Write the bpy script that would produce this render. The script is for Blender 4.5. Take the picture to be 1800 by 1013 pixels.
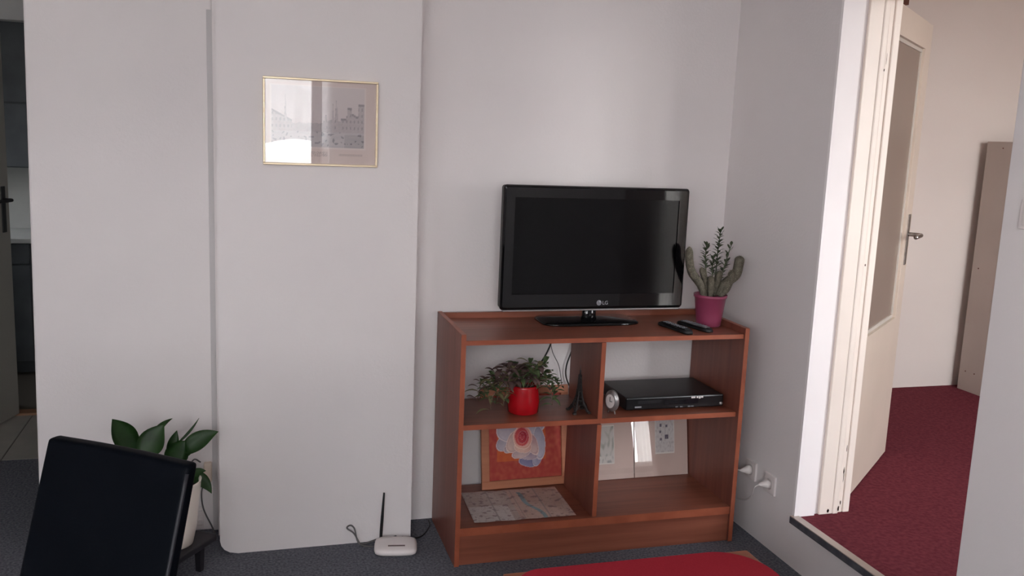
import bpy, bmesh, math, random
from mathutils import Vector, Matrix, Euler, noise
random.seed(7)
for o in list(bpy.data.objects): bpy.data.objects.remove(o)
SC = bpy.context.scene
COL = SC.collection
PI = math.pi

# ------------------------------------------------------------------ camera
CX, CY, CZ = -2.0559, -3.5885, 1.62
YAW, PITCH, ROLL, FPX = 0.29474, 0.16602, 0.04150, 1600.27
fw = Vector((math.sin(YAW) * math.cos(PITCH), math.cos(YAW) * math.cos(PITCH), -math.sin(PITCH)))
rt = Vector((math.cos(YAW), -math.sin(YAW), 0)); up = rt.cross(fw)
R_ = math.cos(ROLL) * rt + math.sin(ROLL) * up
U_ = -math.sin(ROLL) * rt + math.cos(ROLL) * up
cd = bpy.data.cameras.new('camera'); cam = bpy.data.objects.new('camera', cd); COL.objects.link(cam)
m = Matrix((R_, U_, -fw)).transposed().to_4x4(); m.translation = (CX, CY, CZ)
cam.matrix_world = m
cd.sensor_width = 36; cd.lens = FPX / 1800 * 36; cd.clip_start = 0.05
SC.camera = cam

def at(px, py, x=None, y=None, z=None):
    """the point of the room seen at a place of the photograph, on a known plane"""
    d = fw + R_ * ((px - 900) / FPX) - U_ * ((py - 506.5) / FPX)
    c = Vector((CX, CY, CZ))
    for i, v in enumerate((x, y, z)):
        if v is not None: return c + d * ((v - c[i]) / d[i])

# ------------------------------------------------------------------ light
w = bpy.data.worlds.new('sky'); SC.world = w; w.use_nodes = True
nt = w.node_tree; nt.nodes.clear()
out = nt.nodes.new('ShaderNodeOutputWorld'); bg = nt.nodes.new('ShaderNodeBackground')
tc = nt.nodes.new('ShaderNodeTexCoord'); sx = nt.nodes.new('ShaderNodeSeparateXYZ')
cr = nt.nodes.new('ShaderNodeValToRGB')
mr = nt.nodes.new('ShaderNodeMapRange'); mr.inputs[1].default_value = -1; mr.inputs[2].default_value = 1
e = cr.color_ramp.elements
e[0].position = 0.0; e[0].color = (.22, .21, .20, 1)
e[1].position = 1.0; e[1].color = (.72, .84, 1.0, 1)
for p, c in ((.47, (.26, .25, .24, 1)), (.50, (.95, .94, .93, 1)), (.62, (.95, .97, 1, 1))):
    k = e.new(p); k.color = c
nt.links.new(tc.outputs['Generated'], sx.inputs[0]); nt.links.new(sx.outputs[2], mr.inputs[0])
nt.links.new(mr.outputs[0], cr.inputs[0]); nt.links.new(cr.outputs[0], bg.inputs[0])
bg.inputs[1].default_value = 9.0
nt.links.new(bg.outputs[0], out.inputs[0])
SC.view_settings.view_transform = 'Standard'; SC.view_settings.look = 'None'
SC.view_settings.gamma = 1; SC.view_settings.use_curve_mapping = False
SC.view_settings.exposure = 1.38
SC.cycles.diffuse_bounces = 6

def portal(name, loc, sx_, sy_):
    l = bpy.data.lights.new(name, 'AREA'); l.shape = 'RECTANGLE'; l.size = sx_; l.size_y = sy_
    l.cycles.is_portal = True
    o = bpy.data.objects.new(name, l); COL.objects.link(o); o.location = loc
    o.rotation_euler = (PI / 2, 0, 0)          # faces +y, into the rooms
    return o
# windows of the two rooms: x0, x1, z0, z1, y of the wall's inner face
WIN_A = (-3.75, -1.29, 1.24, 2.6, -5.0)
WIN_B = (1.36, 2.4, 1.05, 2.55, -3.2)
portal('window_portal', ((WIN_A[0] + WIN_A[1]) / 2, WIN_A[4] - .26, (WIN_A[2] + WIN_A[3]) / 2), 2.46, 1.36)
portal('window_portal', ((WIN_B[0] + WIN_B[1]) / 2, WIN_B[4] - .26, (WIN_B[2] + WIN_B[3]) / 2), 1.04, 1.5)
portal('window_portal', (1.10, -3.2 - .26, 1.38), .36, 2.3)
wp = portal('window_portal', (-4.86, -4.4, 1.9), .6, 1.0); wp.rotation_euler = (PI / 2, 0, -PI / 2)  # guides sky light through the added side window
wp = portal('window_portal', (-4.86, 2.55, 1.6), .5, .6); wp.rotation_euler = (PI / 2, 0, -PI / 2)  # guides sky light through the added kitchen window

# ------------------------------------------------------------------ materials
def srgb(r, g, b):
    f = lambda c: (c / 255 / 12.92) if c / 255 <= .04045 else ((c / 255 + .055) / 1.055) ** 2.4
    return (f(r), f(g), f(b), 1)

MATS = {}
def mat(name, c1, c2=None, rough=.5, scale=(8, 8, 8), bump=0, bscale=None, metal=0, spec=.5, coat=0,
        detail=4, ramp=(.35, .65), coords='Object', coatrough=.05):
    if name in MATS: return MATS[name]
    M = bpy.data.materials.new(name); M.use_nodes = True; MATS[name] = M
    t = M.node_tree; b = t.nodes['Principled BSDF']
    b.inputs['Roughness'].default_value = rough; b.inputs['Metallic'].default_value = metal
    b.inputs['Specular IOR Level'].default_value = spec
    b.inputs['Coat Weight'].default_value = coat; b.inputs['Coat Roughness'].default_value = coatrough
    tc = t.nodes.new('ShaderNodeTexCoord')
    mp = t.nodes.new('ShaderNodeMapping'); mp.inputs['Scale'].default_value = scale
    t.links.new(tc.outputs[coords], mp.inputs[0])
    n = t.nodes.new('ShaderNodeTexNoise'); n.inputs['Scale'].default_value = 1; n.inputs['Detail'].default_value = detail
    t.links.new(mp.outputs[0], n.inputs['Vector'])
    r = t.nodes.new('ShaderNodeValToRGB')
    r.color_ramp.elements[0].position = ramp[0]; r.color_ramp.elements[1].position = ramp[1]
    r.color_ramp.elements[0].color = c1; r.color_ramp.elements[1].color = c2 or c1
    t.links.new(n.outputs['Fac'], r.inputs[0]); t.links.new(r.outputs[0], b.inputs['Base Color'])
    if bump:
        n2 = t.nodes.new('ShaderNodeTexNoise'); n2.inputs['Detail'].default_value = 3
        n2.inputs['Scale'].default_value = bscale or 60
        t.links.new(tc.outputs[coords], n2.inputs['Vector'])
        bp = t.nodes.new('ShaderNodeBump'); bp.inputs['Strength'].default_value = bump; bp.inputs['Distance'].default_value = .002
        t.links.new(n2.outputs['Fac'], bp.inputs['Height']); t.links.new(bp.outputs[0], b.inputs['Normal'])
    return M

def sheer(name, col, amount):
    """thin curtain cloth that lets part of the daylight through"""
    M = bpy.data.materials.new(name); M.use_nodes = True; t = M.node_tree; t.nodes.clear(); MATS[name] = M
    o = t.nodes.new('ShaderNodeOutputMaterial'); a = t.nodes.new('ShaderNodeMixShader'); b = t.nodes.new('ShaderNodeMixShader')
    tr = t.nodes.new('ShaderNodeBsdfTransparent'); tl = t.nodes.new('ShaderNodeBsdfTranslucent'); df = t.nodes.new('ShaderNodeBsdfDiffuse')
    tl.inputs[0].default_value = col; df.inputs[0].default_value = col
    n = t.nodes.new('ShaderNodeTexNoise'); n.inputs['Scale'].default_value = 14; tc = t.nodes.new('ShaderNodeTexCoord')
    t.links.new(tc.outputs['Object'], n.inputs['Vector'])
    mr = t.nodes.new('ShaderNodeMapRange'); mr.inputs[3].default_value = amount - .12; mr.inputs[4].default_value = amount + .12
    t.links.new(n.outputs['Fac'], mr.inputs[0]); t.links.new(mr.outputs[0], a.inputs[0])
    b.inputs[0].default_value = .4
    t.links.new(tl.outputs[0], b.inputs[1]); t.links.new(df.outputs[0], b.inputs[2])
    t.links.new(b.outputs[0], a.inputs[1]); t.links.new(tr.outputs[0], a.inputs[2]); t.links.new(a.outputs[0], o.inputs[0])
    return M

def pane_mat(name, tint=(1, 1, 1, 1), rough=0.0, ior=1.5):
    """thin sheet of glass: lets light through, mirrors by Fresnel"""
    M = bpy.data.materials.new(name); M.use_nodes = True; t = M.node_tree; t.nodes.clear(); MATS[name] = M
    o = t.nodes.new('ShaderNodeOutputMaterial'); a = t.nodes.new('ShaderNodeMixShader')
    tr = t.nodes.new('ShaderNodeBsdfTransparent'); tr.inputs[0].default_value = tint
    g = t.nodes.new('ShaderNodeBsdfGlossy'); g.inputs['Roughness'].default_value = rough
    f = t.nodes.new('ShaderNodeFresnel'); f.inputs[0].default_value = ior
    ge = t.nodes.new('ShaderNodeNewGeometry'); mm = t.nodes.new('ShaderNodeMath'); mm.operation = 'SUBTRACT'; mm.inputs[0].default_value = 1
    m2 = t.nodes.new('ShaderNodeMath'); m2.operation = 'MULTIPLY'      # both faces of the thin sheet counted once
    t.links.new(ge.outputs['Backfacing'], mm.inputs[1]); t.links.new(mm.outputs[0], m2.inputs[0]); t.links.new(f.outputs[0], m2.inputs[1])
    t.links.new(m2.outputs[0], a.inputs[0]); t.links.new(tr.outputs[0], a.inputs[1]); t.links.new(g.outputs[0], a.inputs[2])
    t.links.new(a.outputs[0], o.inputs[0])
    return M

def print_mat(name, rough=.6, spec=.3):
    """flat print: colours come from the sheet's own colour attribute"""
    M = bpy.data.materials.new(name); M.use_nodes = True; t = M.node_tree; b = t.nodes['Principled BSDF']; MATS[name] = M
    b.inputs['Roughness'].default_value = rough; b.inputs['Specular IOR Level'].default_value = spec
    a = t.nodes.new('ShaderNodeVertexColor'); a.layer_name = 'print'
    t.links.new(a.outputs[0], b.inputs['Base Color']); return M

WALL = mat('wall_paint', srgb(226, 220, 220), srgb(231, 225, 224), rough=.9, scale=(1.2, 1.2, 1.2), bump=.35, bscale=90, spec=.2)
WALL2 = mat('warm_lit_next_room_paint', srgb(222, 211, 204), srgb(227, 217, 210), rough=.9, scale=(1.2, 1.2, 1.2), bump=.25, bscale=90, spec=.2)  # warm cast of the next room's light put into the wall colour
CEIL = mat('ceiling_paint', srgb(232, 230, 228), rough=.95)
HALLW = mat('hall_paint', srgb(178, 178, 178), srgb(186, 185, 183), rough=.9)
CARPET = mat('grey_carpet', srgb(74, 76, 84), srgb(126, 127, 134), rough=1, scale=(110, 110, 110), bump=1, bscale=260, spec=.05, ramp=(.3, .75), detail=6)
REDCAR = mat('burgundy_carpet', srgb(98, 43, 52), srgb(116, 56, 64), rough=1, scale=(60, 60, 60), bump=.8, bscale=300, spec=.05, detail=5)
TILE = mat('hall_tile', srgb(150, 146, 140), srgb(165, 160, 152), rough=.35, scale=(6, 6, 6))
GROUT = mat('grout', srgb(84, 80, 76), rough=.9)
LAC = mat('white_lacquer', srgb(232, 220, 210), srgb(237, 226, 216), rough=.38, scale=(3, 3, 3), bump=.06, bscale=30)
JAMB = mat('jamb_paint', srgb(240, 234, 234), srgb(244, 239, 239), rough=.7, scale=(3, 3, 3), bump=.1, bscale=40)
CHIP = mat('bare_wood_chip', srgb(96, 66, 50), rough=.8)
WOODX = mat('cherry_laminate_across', srgb(120, 66, 50), srgb(146, 86, 66), rough=.36, scale=(1.6, 36, 36), detail=5, bump=.04, bscale=120, ramp=(.3, .7))
WOODZ = mat('cherry_laminate_upright', srgb(112, 62, 50), srgb(136, 80, 66), rough=.38, scale=(26, 26, 1.4), detail=5, bump=.04, bscale=120, ramp=(.3, .7))
EDGE = mat('cherry_edge_band', srgb(146, 76, 52), srgb(162, 88, 62), rough=.4, scale=(12, 12, 12))
TABLEW = mat('table_wood', srgb(140, 80, 52), srgb(160, 96, 64), rough=.4, scale=(2, 30, 30))
CLOTH = mat('red_cloth', srgb(158, 40, 52), srgb(164, 44, 56), rough=.95, scale=(200, 200, 200), bump=.3, bscale=700, spec=.1)
GLOSSB = mat('gloss_black', srgb(12, 12, 14), rough=.05, spec=.4)
SCREEN = mat('black_screen', srgb(7, 7, 9), rough=.14, spec=.2)
MATTB = mat('matt_black', srgb(18, 18, 20), srgb(24, 24, 26), rough=.5)
RECB = mat('recorder_black', srgb(17, 17, 20), srgb(24, 24, 28), rough=.42, scale=(40, 40, 40))
SILVER = mat('silver_plastic', srgb(170, 168, 168), rough=.3, metal=.7)
CHROME = mat('brushed_steel', srgb(150, 145, 142), srgb(175, 170, 166), rough=.28, metal=1, scale=(5, 80, 80))
LEATHER = mat('black_leather', srgb(4, 7, 13), srgb(7, 10, 16), rough=.5, scale=(4, 4, 4), bump=.12, bscale=160, spec=.05)
LEATHERE = mat('black_leather_piping', srgb(16, 17, 25), srgb(22, 22, 31), rough=.6, scale=(4, 4, 4), bump=.1, bscale=160)
DARKW = mat('black_stool_wood', srgb(24, 22, 28), srgb(34, 31, 38), rough=.45, scale=(2, 20, 20))
WPOT = mat('white_ceramic', srgb(238, 228, 216), srgb(243, 233, 222), rough=.35)
REDPOT = mat('red_glaze', srgb(172, 16, 26), srgb(180, 18, 30), rough=.22, coat=.4)
PINK = mat('pink_glaze', srgb(140, 60, 88), srgb(148, 66, 95), rough=.35, coat=.2)
SOIL = mat('potting_soil', srgb(42, 30, 24), srgb(70, 52, 40), rough=1, scale=(90, 90, 90), bump=1, bscale=150)
LILY = mat('lily_leaf', srgb(34, 66, 26), srgb(50, 88, 38), rough=.4, scale=(14, 14, 14), spec=.5)
STEMG = mat('green_stem', srgb(52, 88, 44), srgb(70, 104, 54), rough=.5)
SPID1 = mat('trailing_leaf_green', srgb(96, 120, 78), srgb(130, 150, 104), rough=.55, scale=(30, 30, 30))
SPID2 = mat('trailing_leaf_purple', srgb(124, 98, 98), srgb(154, 126, 120), rough=.55, scale=(30, 30, 30))
SPID3 = mat('trailing_leaf_pale', srgb(156, 152, 108), srgb(184, 174, 132), rough=.6, scale=(30, 30, 30))
CACT = mat('cactus_skin', srgb(84, 80, 68), srgb(112, 106, 92), rough=.8, scale=(60, 60, 60), bump=.8, bscale=200)
SPINE = mat('cactus_spine', srgb(176, 164, 146), rough=.8)
CROWNL = mat('euphorbia_leaf', srgb(82, 94, 70), srgb(108, 116, 92), rough=.6, scale=(40, 40, 40))
WPLAS = mat('white_plastic', srgb(222, 214, 212), srgb(228, 220, 218), rough=.4)
GREYC = mat('grey_cable', srgb(96, 92, 92), rough=.6)
WCAB = mat('white_cable', srgb(205, 198, 196), rough=.5)
BCAB = mat('black_cable', srgb(16, 16, 18), rough=.5)
GOLD = mat('gold_frame', srgb(222, 202, 168), srgb(232, 214, 184), rough=.35, metal=.4, scale=(4, 60, 60))
PINE = mat('pine_frame', srgb(172, 108, 78), srgb(184, 120, 88), rough=.5, scale=(2.5, 40, 40))
IRON = mat('dark_bronze', srgb(52, 50, 52), srgb(72, 68, 66), rough=.45, metal=.6, scale=(60, 60, 60))
BEIGE = mat('beige_board', srgb(182, 169, 160), srgb(190, 177, 168), rough=.5, scale=(3, 3, 3))
BROWN = mat('brown_wood', srgb(92, 52, 38), srgb(112, 66, 48), rough=.5, scale=(2, 30, 30))
NOSE = mat('step_nosing', srgb(176, 164, 156), rough=.35, metal=.4)
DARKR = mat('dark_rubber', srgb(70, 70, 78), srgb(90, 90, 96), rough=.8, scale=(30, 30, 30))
THRESH = mat('threshold_brown', srgb(120, 84, 58), srgb(136, 98, 70), rough=.5)
GREYD = mat('grey_lacquer', srgb(150, 146, 138), rough=.45)
KIT = mat('dark_cabinet', srgb(84, 88, 92), srgb(94, 98, 102), rough=.5)
KIT2 = mat('pale_tiles', srgb(200, 200, 196), srgb(206, 206, 202), rough=.5)
BUTTON = mat('grey_buttons', srgb(120, 120, 126), rough=.5)
MARK = mat('printed_mark', srgb(150, 150, 156), rough=.4)
WINF = mat('window_white', srgb(236, 234, 230), rough=.4)
GLASS = pane_mat('window_glass')
PICG = pane_mat('picture_glass', ior=1.75)
SHEER = sheer('sheer_curtain', (.80, .78, .77, 1), .22)
LACE = sheer('lace_curtain', (.9, .87, .82, 1), .2)
PRINT = print_mat('art_print'); MAPM = print_mat('map_paper', .8)
# patterned door glass
FG = bpy.data.materials.new('frosted_glass'); FG.use_nodes = True
t = FG.node_tree; t.nodes.clear()
o_ = t.nodes.new('ShaderNodeOutputMaterial'); mx = t.nodes.new('ShaderNodeMixShader'); mx2 = t.nodes.new('ShaderNodeMixShader')
rf = t.nodes.new('ShaderNodeBsdfRefraction'); rf.inputs['Roughness'].default_value = .35; rf.inputs['IOR'].default_value = 1.02; rf.inputs[0].default_value = (.8, .74, .67, 1)
gl = t.nodes.new('ShaderNodeBsdfGlossy'); gl.inputs['Roughness'].default_value = .28; gl.inputs[0].default_value = (.7, .68, .66, 1)
dfn = t.nodes.new('ShaderNodeBsdfDiffuse'); dfn.inputs[0].default_value = srgb(180, 160, 146)
fr = t.nodes.new('ShaderNodeFresnel'); fr.inputs[0].default_value = 1.35
mx.inputs[0].default_value = .6
t.links.new(rf.outputs[0], mx.inputs[1]); t.links.new(dfn.outputs[0], mx.inputs[2])
t.links.new(fr.outputs[0], mx2.inputs[0]); t.links.new(mx.outputs[0], mx2.inputs[1]); t.links.new(gl.outputs[0], mx2.inputs[2])
t.links.new(mx2.outputs[0], o_.inputs[0])

# ------------------------------------------------------------------ builders
def add_box(bm, x0, x1, y0, y1, z0, z1, bev=0, rot=None):
    b = bmesh.new(); bmesh.ops.create_cube(b, size=1)
    for v in b.verts:
        v.co = Vector(((x0 + x1) / 2 + v.co.x * (x1 - x0), (y0 + y1) / 2 + v.co.y * (y1 - y0), (z0 + z1) / 2 + v.co.z * (z1 - z0)))
    if bev: bmesh.ops.bevel(b, geom=b.edges[:] + b.verts[:], offset=bev, segments=2, profile=.5, affect='EDGES')
    if rot: bmesh.ops.transform(b, matrix=rot, verts=b.verts)
    join(bm, b)
def join(bm, b):
    me = bpy.data.meshes.new('t'); b.to_mesh(me); b.free(); bm.from_mesh(me); bpy.data.meshes.remove(me)
def obj(name, bm, m_, parent=None, smooth=False, loc=(0, 0, 0), rot=(0, 0, 0)):
    me = bpy.data.meshes.new(name); bmesh.ops.recalc_face_normals(bm, faces=bm.faces[:]); bm.to_mesh(me); bm.free()
    me.materials.append(m_)
    if smooth:
        for p in me.polygons: p.use_smooth = True
    o = bpy.data.objects.new(name, me); COL.objects.link(o); o.parent = parent; o.location = loc; o.rotation_euler = rot
    return o
def box(name, x0, x1, y0, y1, z0, z1, m_, parent=None, bev=0, loc=(0, 0, 0), rot=(0, 0, 0)):
    bm = bmesh.new(); add_box(bm, x0, x1, y0, y1, z0, z1, bev); return obj(name, bm, m_, parent, False, loc, rot)
def tag(o, label, cat, group=None, kind=None):
    o['label'] = label; o['category'] = cat
    if group: o['group'] = group
    if kind: o['kind'] = kind
    return o
def thing(name, label, cat, loc=(0, 0, 0), rz=0, group=None):
    o = bpy.data.objects.new(name, None); o.empty_display_size = .05; COL.objects.link(o)
    o.location = loc; o.rotation_euler = (0, 0, rz); return tag(o, label, cat, group)
def smooth_path(pts, n=8):
    pts = [Vector(p) for p in pts]
    if len(pts) < 3: return pts
    P = [pts[0] * 2 - pts[1]] + pts + [pts[-1] * 2 - pts[-2]]; out = []
    for i in range(1, len(P) - 2):
        for k in range(n):
            t = k / n; a, b, c, d = P[i - 1:i + 3]
            out.append(.5 * ((2 * b) + (c - a) * t + (2 * a - 5 * b + 4 * c - d) * t * t + (3 * b - a - 3 * c + d) * t ** 3))
    return out + [pts[-1]]
def add_tube(bm, pts, rad, seg=8, cap=True):
    """tube along a path; rad is a number or a function of 0..1"""
    rf_ = rad if callable(rad) else (lambda t: rad)
    N = len(pts); rings = []; ref = None
    for i, p in enumerate(pts):
        d = (pts[min(i + 1, N - 1)] - pts[max(i - 1, 0)]).normalized()
        if ref is None: ref = Vector((0, 0, 1)) if abs(d.z) < .9 else Vector((1, 0, 0))
        s = d.cross(ref).normalized(); u = s.cross(d).normalized(); ref = u
        r = rf_(i / (N - 1))
        rings.append([bm.verts.new(p + s * r * math.cos(2 * PI * k / seg) + u * r * math.sin(2 * PI * k / seg)) for k in range(seg)])
    for a, b in zip(rings, rings[1:]):
        for k in range(seg): bm.faces.new((a[k], a[(k + 1) % seg], b[(k + 1) % seg], b[k]))
    if cap: bm.faces.new(rings[0]); bm.faces.new(rings[-1])
def tube(name, pts, rad, m_, parent=None, seg=8, sm=8, loc=(0, 0, 0)):
    bm = bmesh.new(); add_tube(bm, smooth_path(pts, sm), rad, seg); return obj(name, bm, m_, parent, True, loc)
def add_lathe(bm, prof, seg=32, c=(0, 0, 0)):
    rings = []
    for r, z in prof:
        rings.append([bm.verts.new((c[0] + r * math.cos(2 * PI * k / seg), c[1] + r * math.sin(2 * PI * k / seg), c[2] + z)) for k in range(seg)])
    for a, b in zip(rings, rings[1:]):
        for k in range(seg): bm.faces.new((a[k], a[(k + 1) % seg], b[(k + 1) % seg], b[k]))
    bm.faces.new(rings[0]); bm.faces.new(rings[-1])
def lathe(name, prof, m_, parent=None, seg=32, c=(0, 0, 0), smooth=True):
    bm = bmesh.new(); add_lathe(bm, prof, seg, c); return obj(name, bm, m_, parent, smooth)
def add_leaf(bm, base, mid, tip, wid, nrm, nseg=10, fold=.25, peak=.45):
    """pointed leaf blade with a folded midrib along a bent spine"""
    base, mid, tip, nrm = Vector(base), Vector(mid), Vector(tip), Vector(nrm).normalized(); rows = []
    for i in range(nseg + 1):
        t = i / nseg
        c = base * (1 - t) ** 2 + mid * 2 * t * (1 - t) + tip * t * t
        d = ((mid - base) * 2 * (1 - t) + (tip - mid) * 2 * t).normalized()
        s = d.cross(nrm).normalized(); n = s.cross(d).normalized()
        g = (t / peak) if t < peak else (1 - t) / (1 - peak)
        wdt = wid / 2 * math.sin(PI / 2 * max(g, 0)) ** 1.05 + .0006
        rows.append([bm.verts.new(c - s * wdt + n * wdt * fold), bm.verts.new(c - s * wdt * .5 + n * wdt * fold * .35), bm.verts.new(c),
                     bm.verts.new(c + s * wdt * .5 + n * wdt * fold * .35), bm.verts.new(c + s * wdt + n * wdt * fold)])
    for a, b in zip(rows, rows[1:]):
        for k in range(4): bm.faces.new((a[k], a[k + 1], b[k + 1], b[k]))
def leaf(name, base, mid, tip, wid, nrm, m_, parent, thick=.0008, **k):
    bm = bmesh.new(); add_leaf(bm, base, mid, tip, wid, nrm, **k)
    bmesh.ops.solidify(bm, geom=bm.faces[:], thickness=thick)
    return obj(name, bm, m_, parent, True)
def painted(name, wd, ht, nx, ny, fn, m_, parent, mtx=None, zfn=None):
    """flat printed sheet in its own x/y plane (0..wd, 0..ht); fn(u, v) -> sRGB"""
    verts = []; cols = []
    for j in range(ny + 1):
        for i in range(nx + 1):
            u, v = i / nx, j / ny; p = Vector((u * wd, v * ht, zfn(u, v) if zfn else 0))
            verts.append(mtx @ p if mtx else p); cols += srgb(*[max(0, min(255, c)) for c in fn(u, v)])
    faces = [(j * (nx + 1) + i, j * (nx + 1) + i + 1, (j + 1) * (nx + 1) + i + 1, (j + 1) * (nx + 1) + i) for j in range(ny) for i in range(nx)]
    me = bpy.data.meshes.new(name); me.from_pydata(verts, [], faces); me.materials.append(m_)
    a = me.color_attributes.new('print', 'FLOAT_COLOR', 'POINT'); a.data.foreach_set('color', cols)
    o = bpy.data.objects.new(name, me); COL.objects.link(o); o.parent = parent; return o
def text(name, body, size, m_, parent, mtx, ext=.0004):
    c = bpy.data.curves.new(name, 'FONT'); c.body = body; c.size = size; c.extrude = ext
    o = bpy.data.objects.new(name, c); dg = bpy.context.evaluated_depsgraph_get()
    COL.objects.link(o); bpy.context.view_layer.update()
    me = bpy.data.meshes.new_from_object(o.evaluated_get(bpy.context.evaluated_depsgraph_get()))
    bpy.data.objects.remove(o); me.materials.clear(); me.materials.append(m_); me.transform(mtx)
    o = bpy.data.objects.new(name, me); COL.objects.link(o); o.parent = parent; return o
def struct(name, x0, x1, y0, y1, z0, z1, m_, label, cat='wall', bev=0, parent=None):
    o = box(name, x0, x1, y0, y1, z0, z1, m_, parent, bev)
    return tag(o, label, cat, kind='structure')
def lerp(a, b, t): return a + (b - a) * t
def mixc(a, b, t): t = max(0, min(1, t)); return tuple(lerp(x, y, t) for x, y in zip(a, b))
def ns(u, v, s, k=0): return noise.noise(Vector((u * s, v * s, k * 3.7)))

# ------------------------------------------------------------------ the rooms
CH = 2.75; S = 0.2024; DY0, DY1 = -1.531, -0.700           # ceiling, raised floor, the opening in the right wall
struct('floor', -4.6, 0, -5.0, 0.0, -.06, 0, CARPET, 'dark blue grey speckled carpet of the living room', 'floor')
struct('floor', -4.6, -2.14, 0.0, 1.035, -.06, 0, CARPET, 'dark carpet continuing into the hallway on the far left', 'floor')
struct('ceiling', -4.6, 0, -5.0, 3.3, CH, CH + .1, CEIL, 'white ceiling above the living room', 'ceiling')
struct('wall_back', -2.145, .0, 0, .2, 0, CH, WALL, 'white plaster wall behind the television and wooden shelf unit')
# the shallow chimney breast, not quite plumb, lower left corner rounded off
bm = bmesh.new(); prof_ = [(-2.136, CH), (-2.136, .055), (-2.131, .034), (-2.120, .018), (-2.100, .006), (-2.07, 0), (-1.404, 0), (-1.404, CH)]
fr_ = [bm.verts.new((x, -.174, z)) for x, z in prof_]; bk_ = [bm.verts.new((x, 0, z)) for x, z in prof_]
bm.faces.new(fr_); bm.faces.new(bk_[::-1])
for i in range(len(fr_)): bm.faces.new((fr_[i], bk_[i], bk_[(i + 1) % len(fr_)], fr_[(i + 1) % len(fr_)]))
for v in bm.verts:
    if v.co.z > 1: v.co.x += (.012 if v.co.x < -1.8 else -.004)
tag(obj('wall_chimney', bm, WALL, smooth=False), 'projecting white chimney breast that carries the gold framed picture', 'wall', kind='structure')
bm = bmesh.new(); add_box(bm, -2.797, -2.145, .06, .21, 0, CH, .008)
for v in bm.verts:
    if v.co.z > 1 and v.co.x < -2.5: v.co.x += .033
tag(obj('wall_left', bm, WALL), 'white wall segment behind the peace lily, left of the chimney breast', 'wall', kind='structure')
struct('wall_back', -4.6, -3.75, .06, .21, 0, CH, WALL, 'white wall on the far side of the hallway opening, outside the picture')
bm = bmesh.new()
for a_, b_, lo, hi in ((-5, -4.7, 0, CH), (-4.7, -4.1, 0, 1.4), (-4.7, -4.1, 2.4, CH), (-4.1, 2.3, 0, CH), (2.3, 2.8, 0, 1.3), (2.3, 2.8, 1.9, CH), (2.8, 3.3, 0, CH)): add_box(bm, -4.85, -4.6, a_, b_, lo, hi)
tag(obj('wall_west', bm, WALL), 'white side wall of the living room, outside the picture on the left', 'wall', kind='structure')
struct('wall_right', 0, .25, DY1, .2, 0, CH, WALL, 'white wall between the shelf unit and the open doorway')
bm = bmesh.new(); add_box(bm, 0, .25, -5.0, DY1, -.06, S - .002); 
tag(obj('wall_right', bm, WALL), 'low white riser under the raised doorway', 'wall', kind='structure')
struct('wall_right', 0, .25, -5.0, DY1, 2.26, CH, WALL, 'white wall above the doorway on the right, out of the picture')
struct('wall_right', 0, .25, -5.0, DY1 - (DY1 - DY1) - .831, S, 2.26, WALL, 'pale bluish white wall with a light switch at the right edge', bev=.003)
x0, x1, z0, z1, yw = WIN_A
def window_wall(yw, xa, xb, W, za, name, m_, lab):
    x0, x1, z0, z1, _ = W
    bm = bmesh.new()
    add_box(bm, xa, x0, yw - .25, yw, za, CH); add_box(bm, x1, xb, yw - .25, yw, za, CH)
    add_box(bm, x0, x1, yw - .25, yw, za, z0); add_box(bm, x0, x1, yw - .25, yw, z1, CH)
    tag(obj(name, bm, m_), lab, 'wall', kind='structure')
window_wall(-5.0, -4.75, .25, WIN_A, -.06, 'wall_rear', WALL, 'white wall behind the camera with the living room window')
window_wall(-3.2, 1.29, 3.3, WIN_B, 0.0, 'wall_rear', WALL2, 'wall with the window of the next room, outside the picture')
bm = bmesh.new(); add_box(bm, .25, .91, -3.45, -3.2, 0, CH); add_box(bm, .91, 1.29, -3.45, -3.2, 2.55, CH); add_box(bm, .91, 1.29, -3.45, -3.2, 0, S)
tag(obj('wall_rear', bm, WALL2), 'wall with the balcony door of the next room, outside the picture', 'wall', kind='structure')
def window(name, W, nsash, label):
    x0, x1, z0, z1, yw = W
    t = thing(name, label, 'window', ((x0 + x1) / 2, yw - .12, z0)); t['kind'] = 'structure'
    hw = (x1 - x0) / 2; h = z1 - z0
    bm = bmesh.new()
    add_box(bm, -hw, hw, -.03, .03, 0, .06); add_box(bm, -hw, hw, -.03, .03, h - .06, h)
    add_box(bm, -hw, -hw + .06, -.03, .03, .06, h - .06); add_box(bm, hw - .06, hw, -.03, .03, .06, h - .06)
    for k in range(1, nsash):
        c = -hw + 2 * hw * k / nsash; add_box(bm, c - .045, c + .045, -.03, .035, .06, h - .06)
    obj('window_frame', bm, WINF, t)
    for k in range(nsash):
        a = -hw + 2 * hw * k / nsash; b = -hw + 2 * hw * (k + 1) / nsash
        box('pane', a + .05, b - .05, -.004, .0, .05, h - .05, GLASS, t)
    box('window_sill', -hw + .001, hw - .001, .03, .14, .0005, .02, WINF, t, .004)
    return t
window('window_1', WIN_A, 3, 'living room window behind the camera')
window('window_4', (.91, 1.29, S, 2.55, -3.2), 1, 'narrow glazed balcony door of the next room')
window('window_2', WIN_B, 2, 'window of the next room that lights the doorway')
W3 = window('added_side_window', (-.30, .30, 1.4, 2.4, 0), 1, 'narrow side window added to brighten the right wall, outside the picture'); W3.location = (-4.72, -4.4, 1.4); W3.rotation_euler = (0, 0, -PI / 2)  # added unseen window, there to lighten the right wall
W5 = window('added_kitchen_window', (-.25, .25, 1.3, 1.9, 0), 1, 'small window added to brighten the kitchen, outside the picture'); W5.location = (-4.72, 2.55, 1.3); W5.rotation_euler = (0, 0, -PI / 2)  # added unseen window, there to lift the dark kitchen
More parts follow.
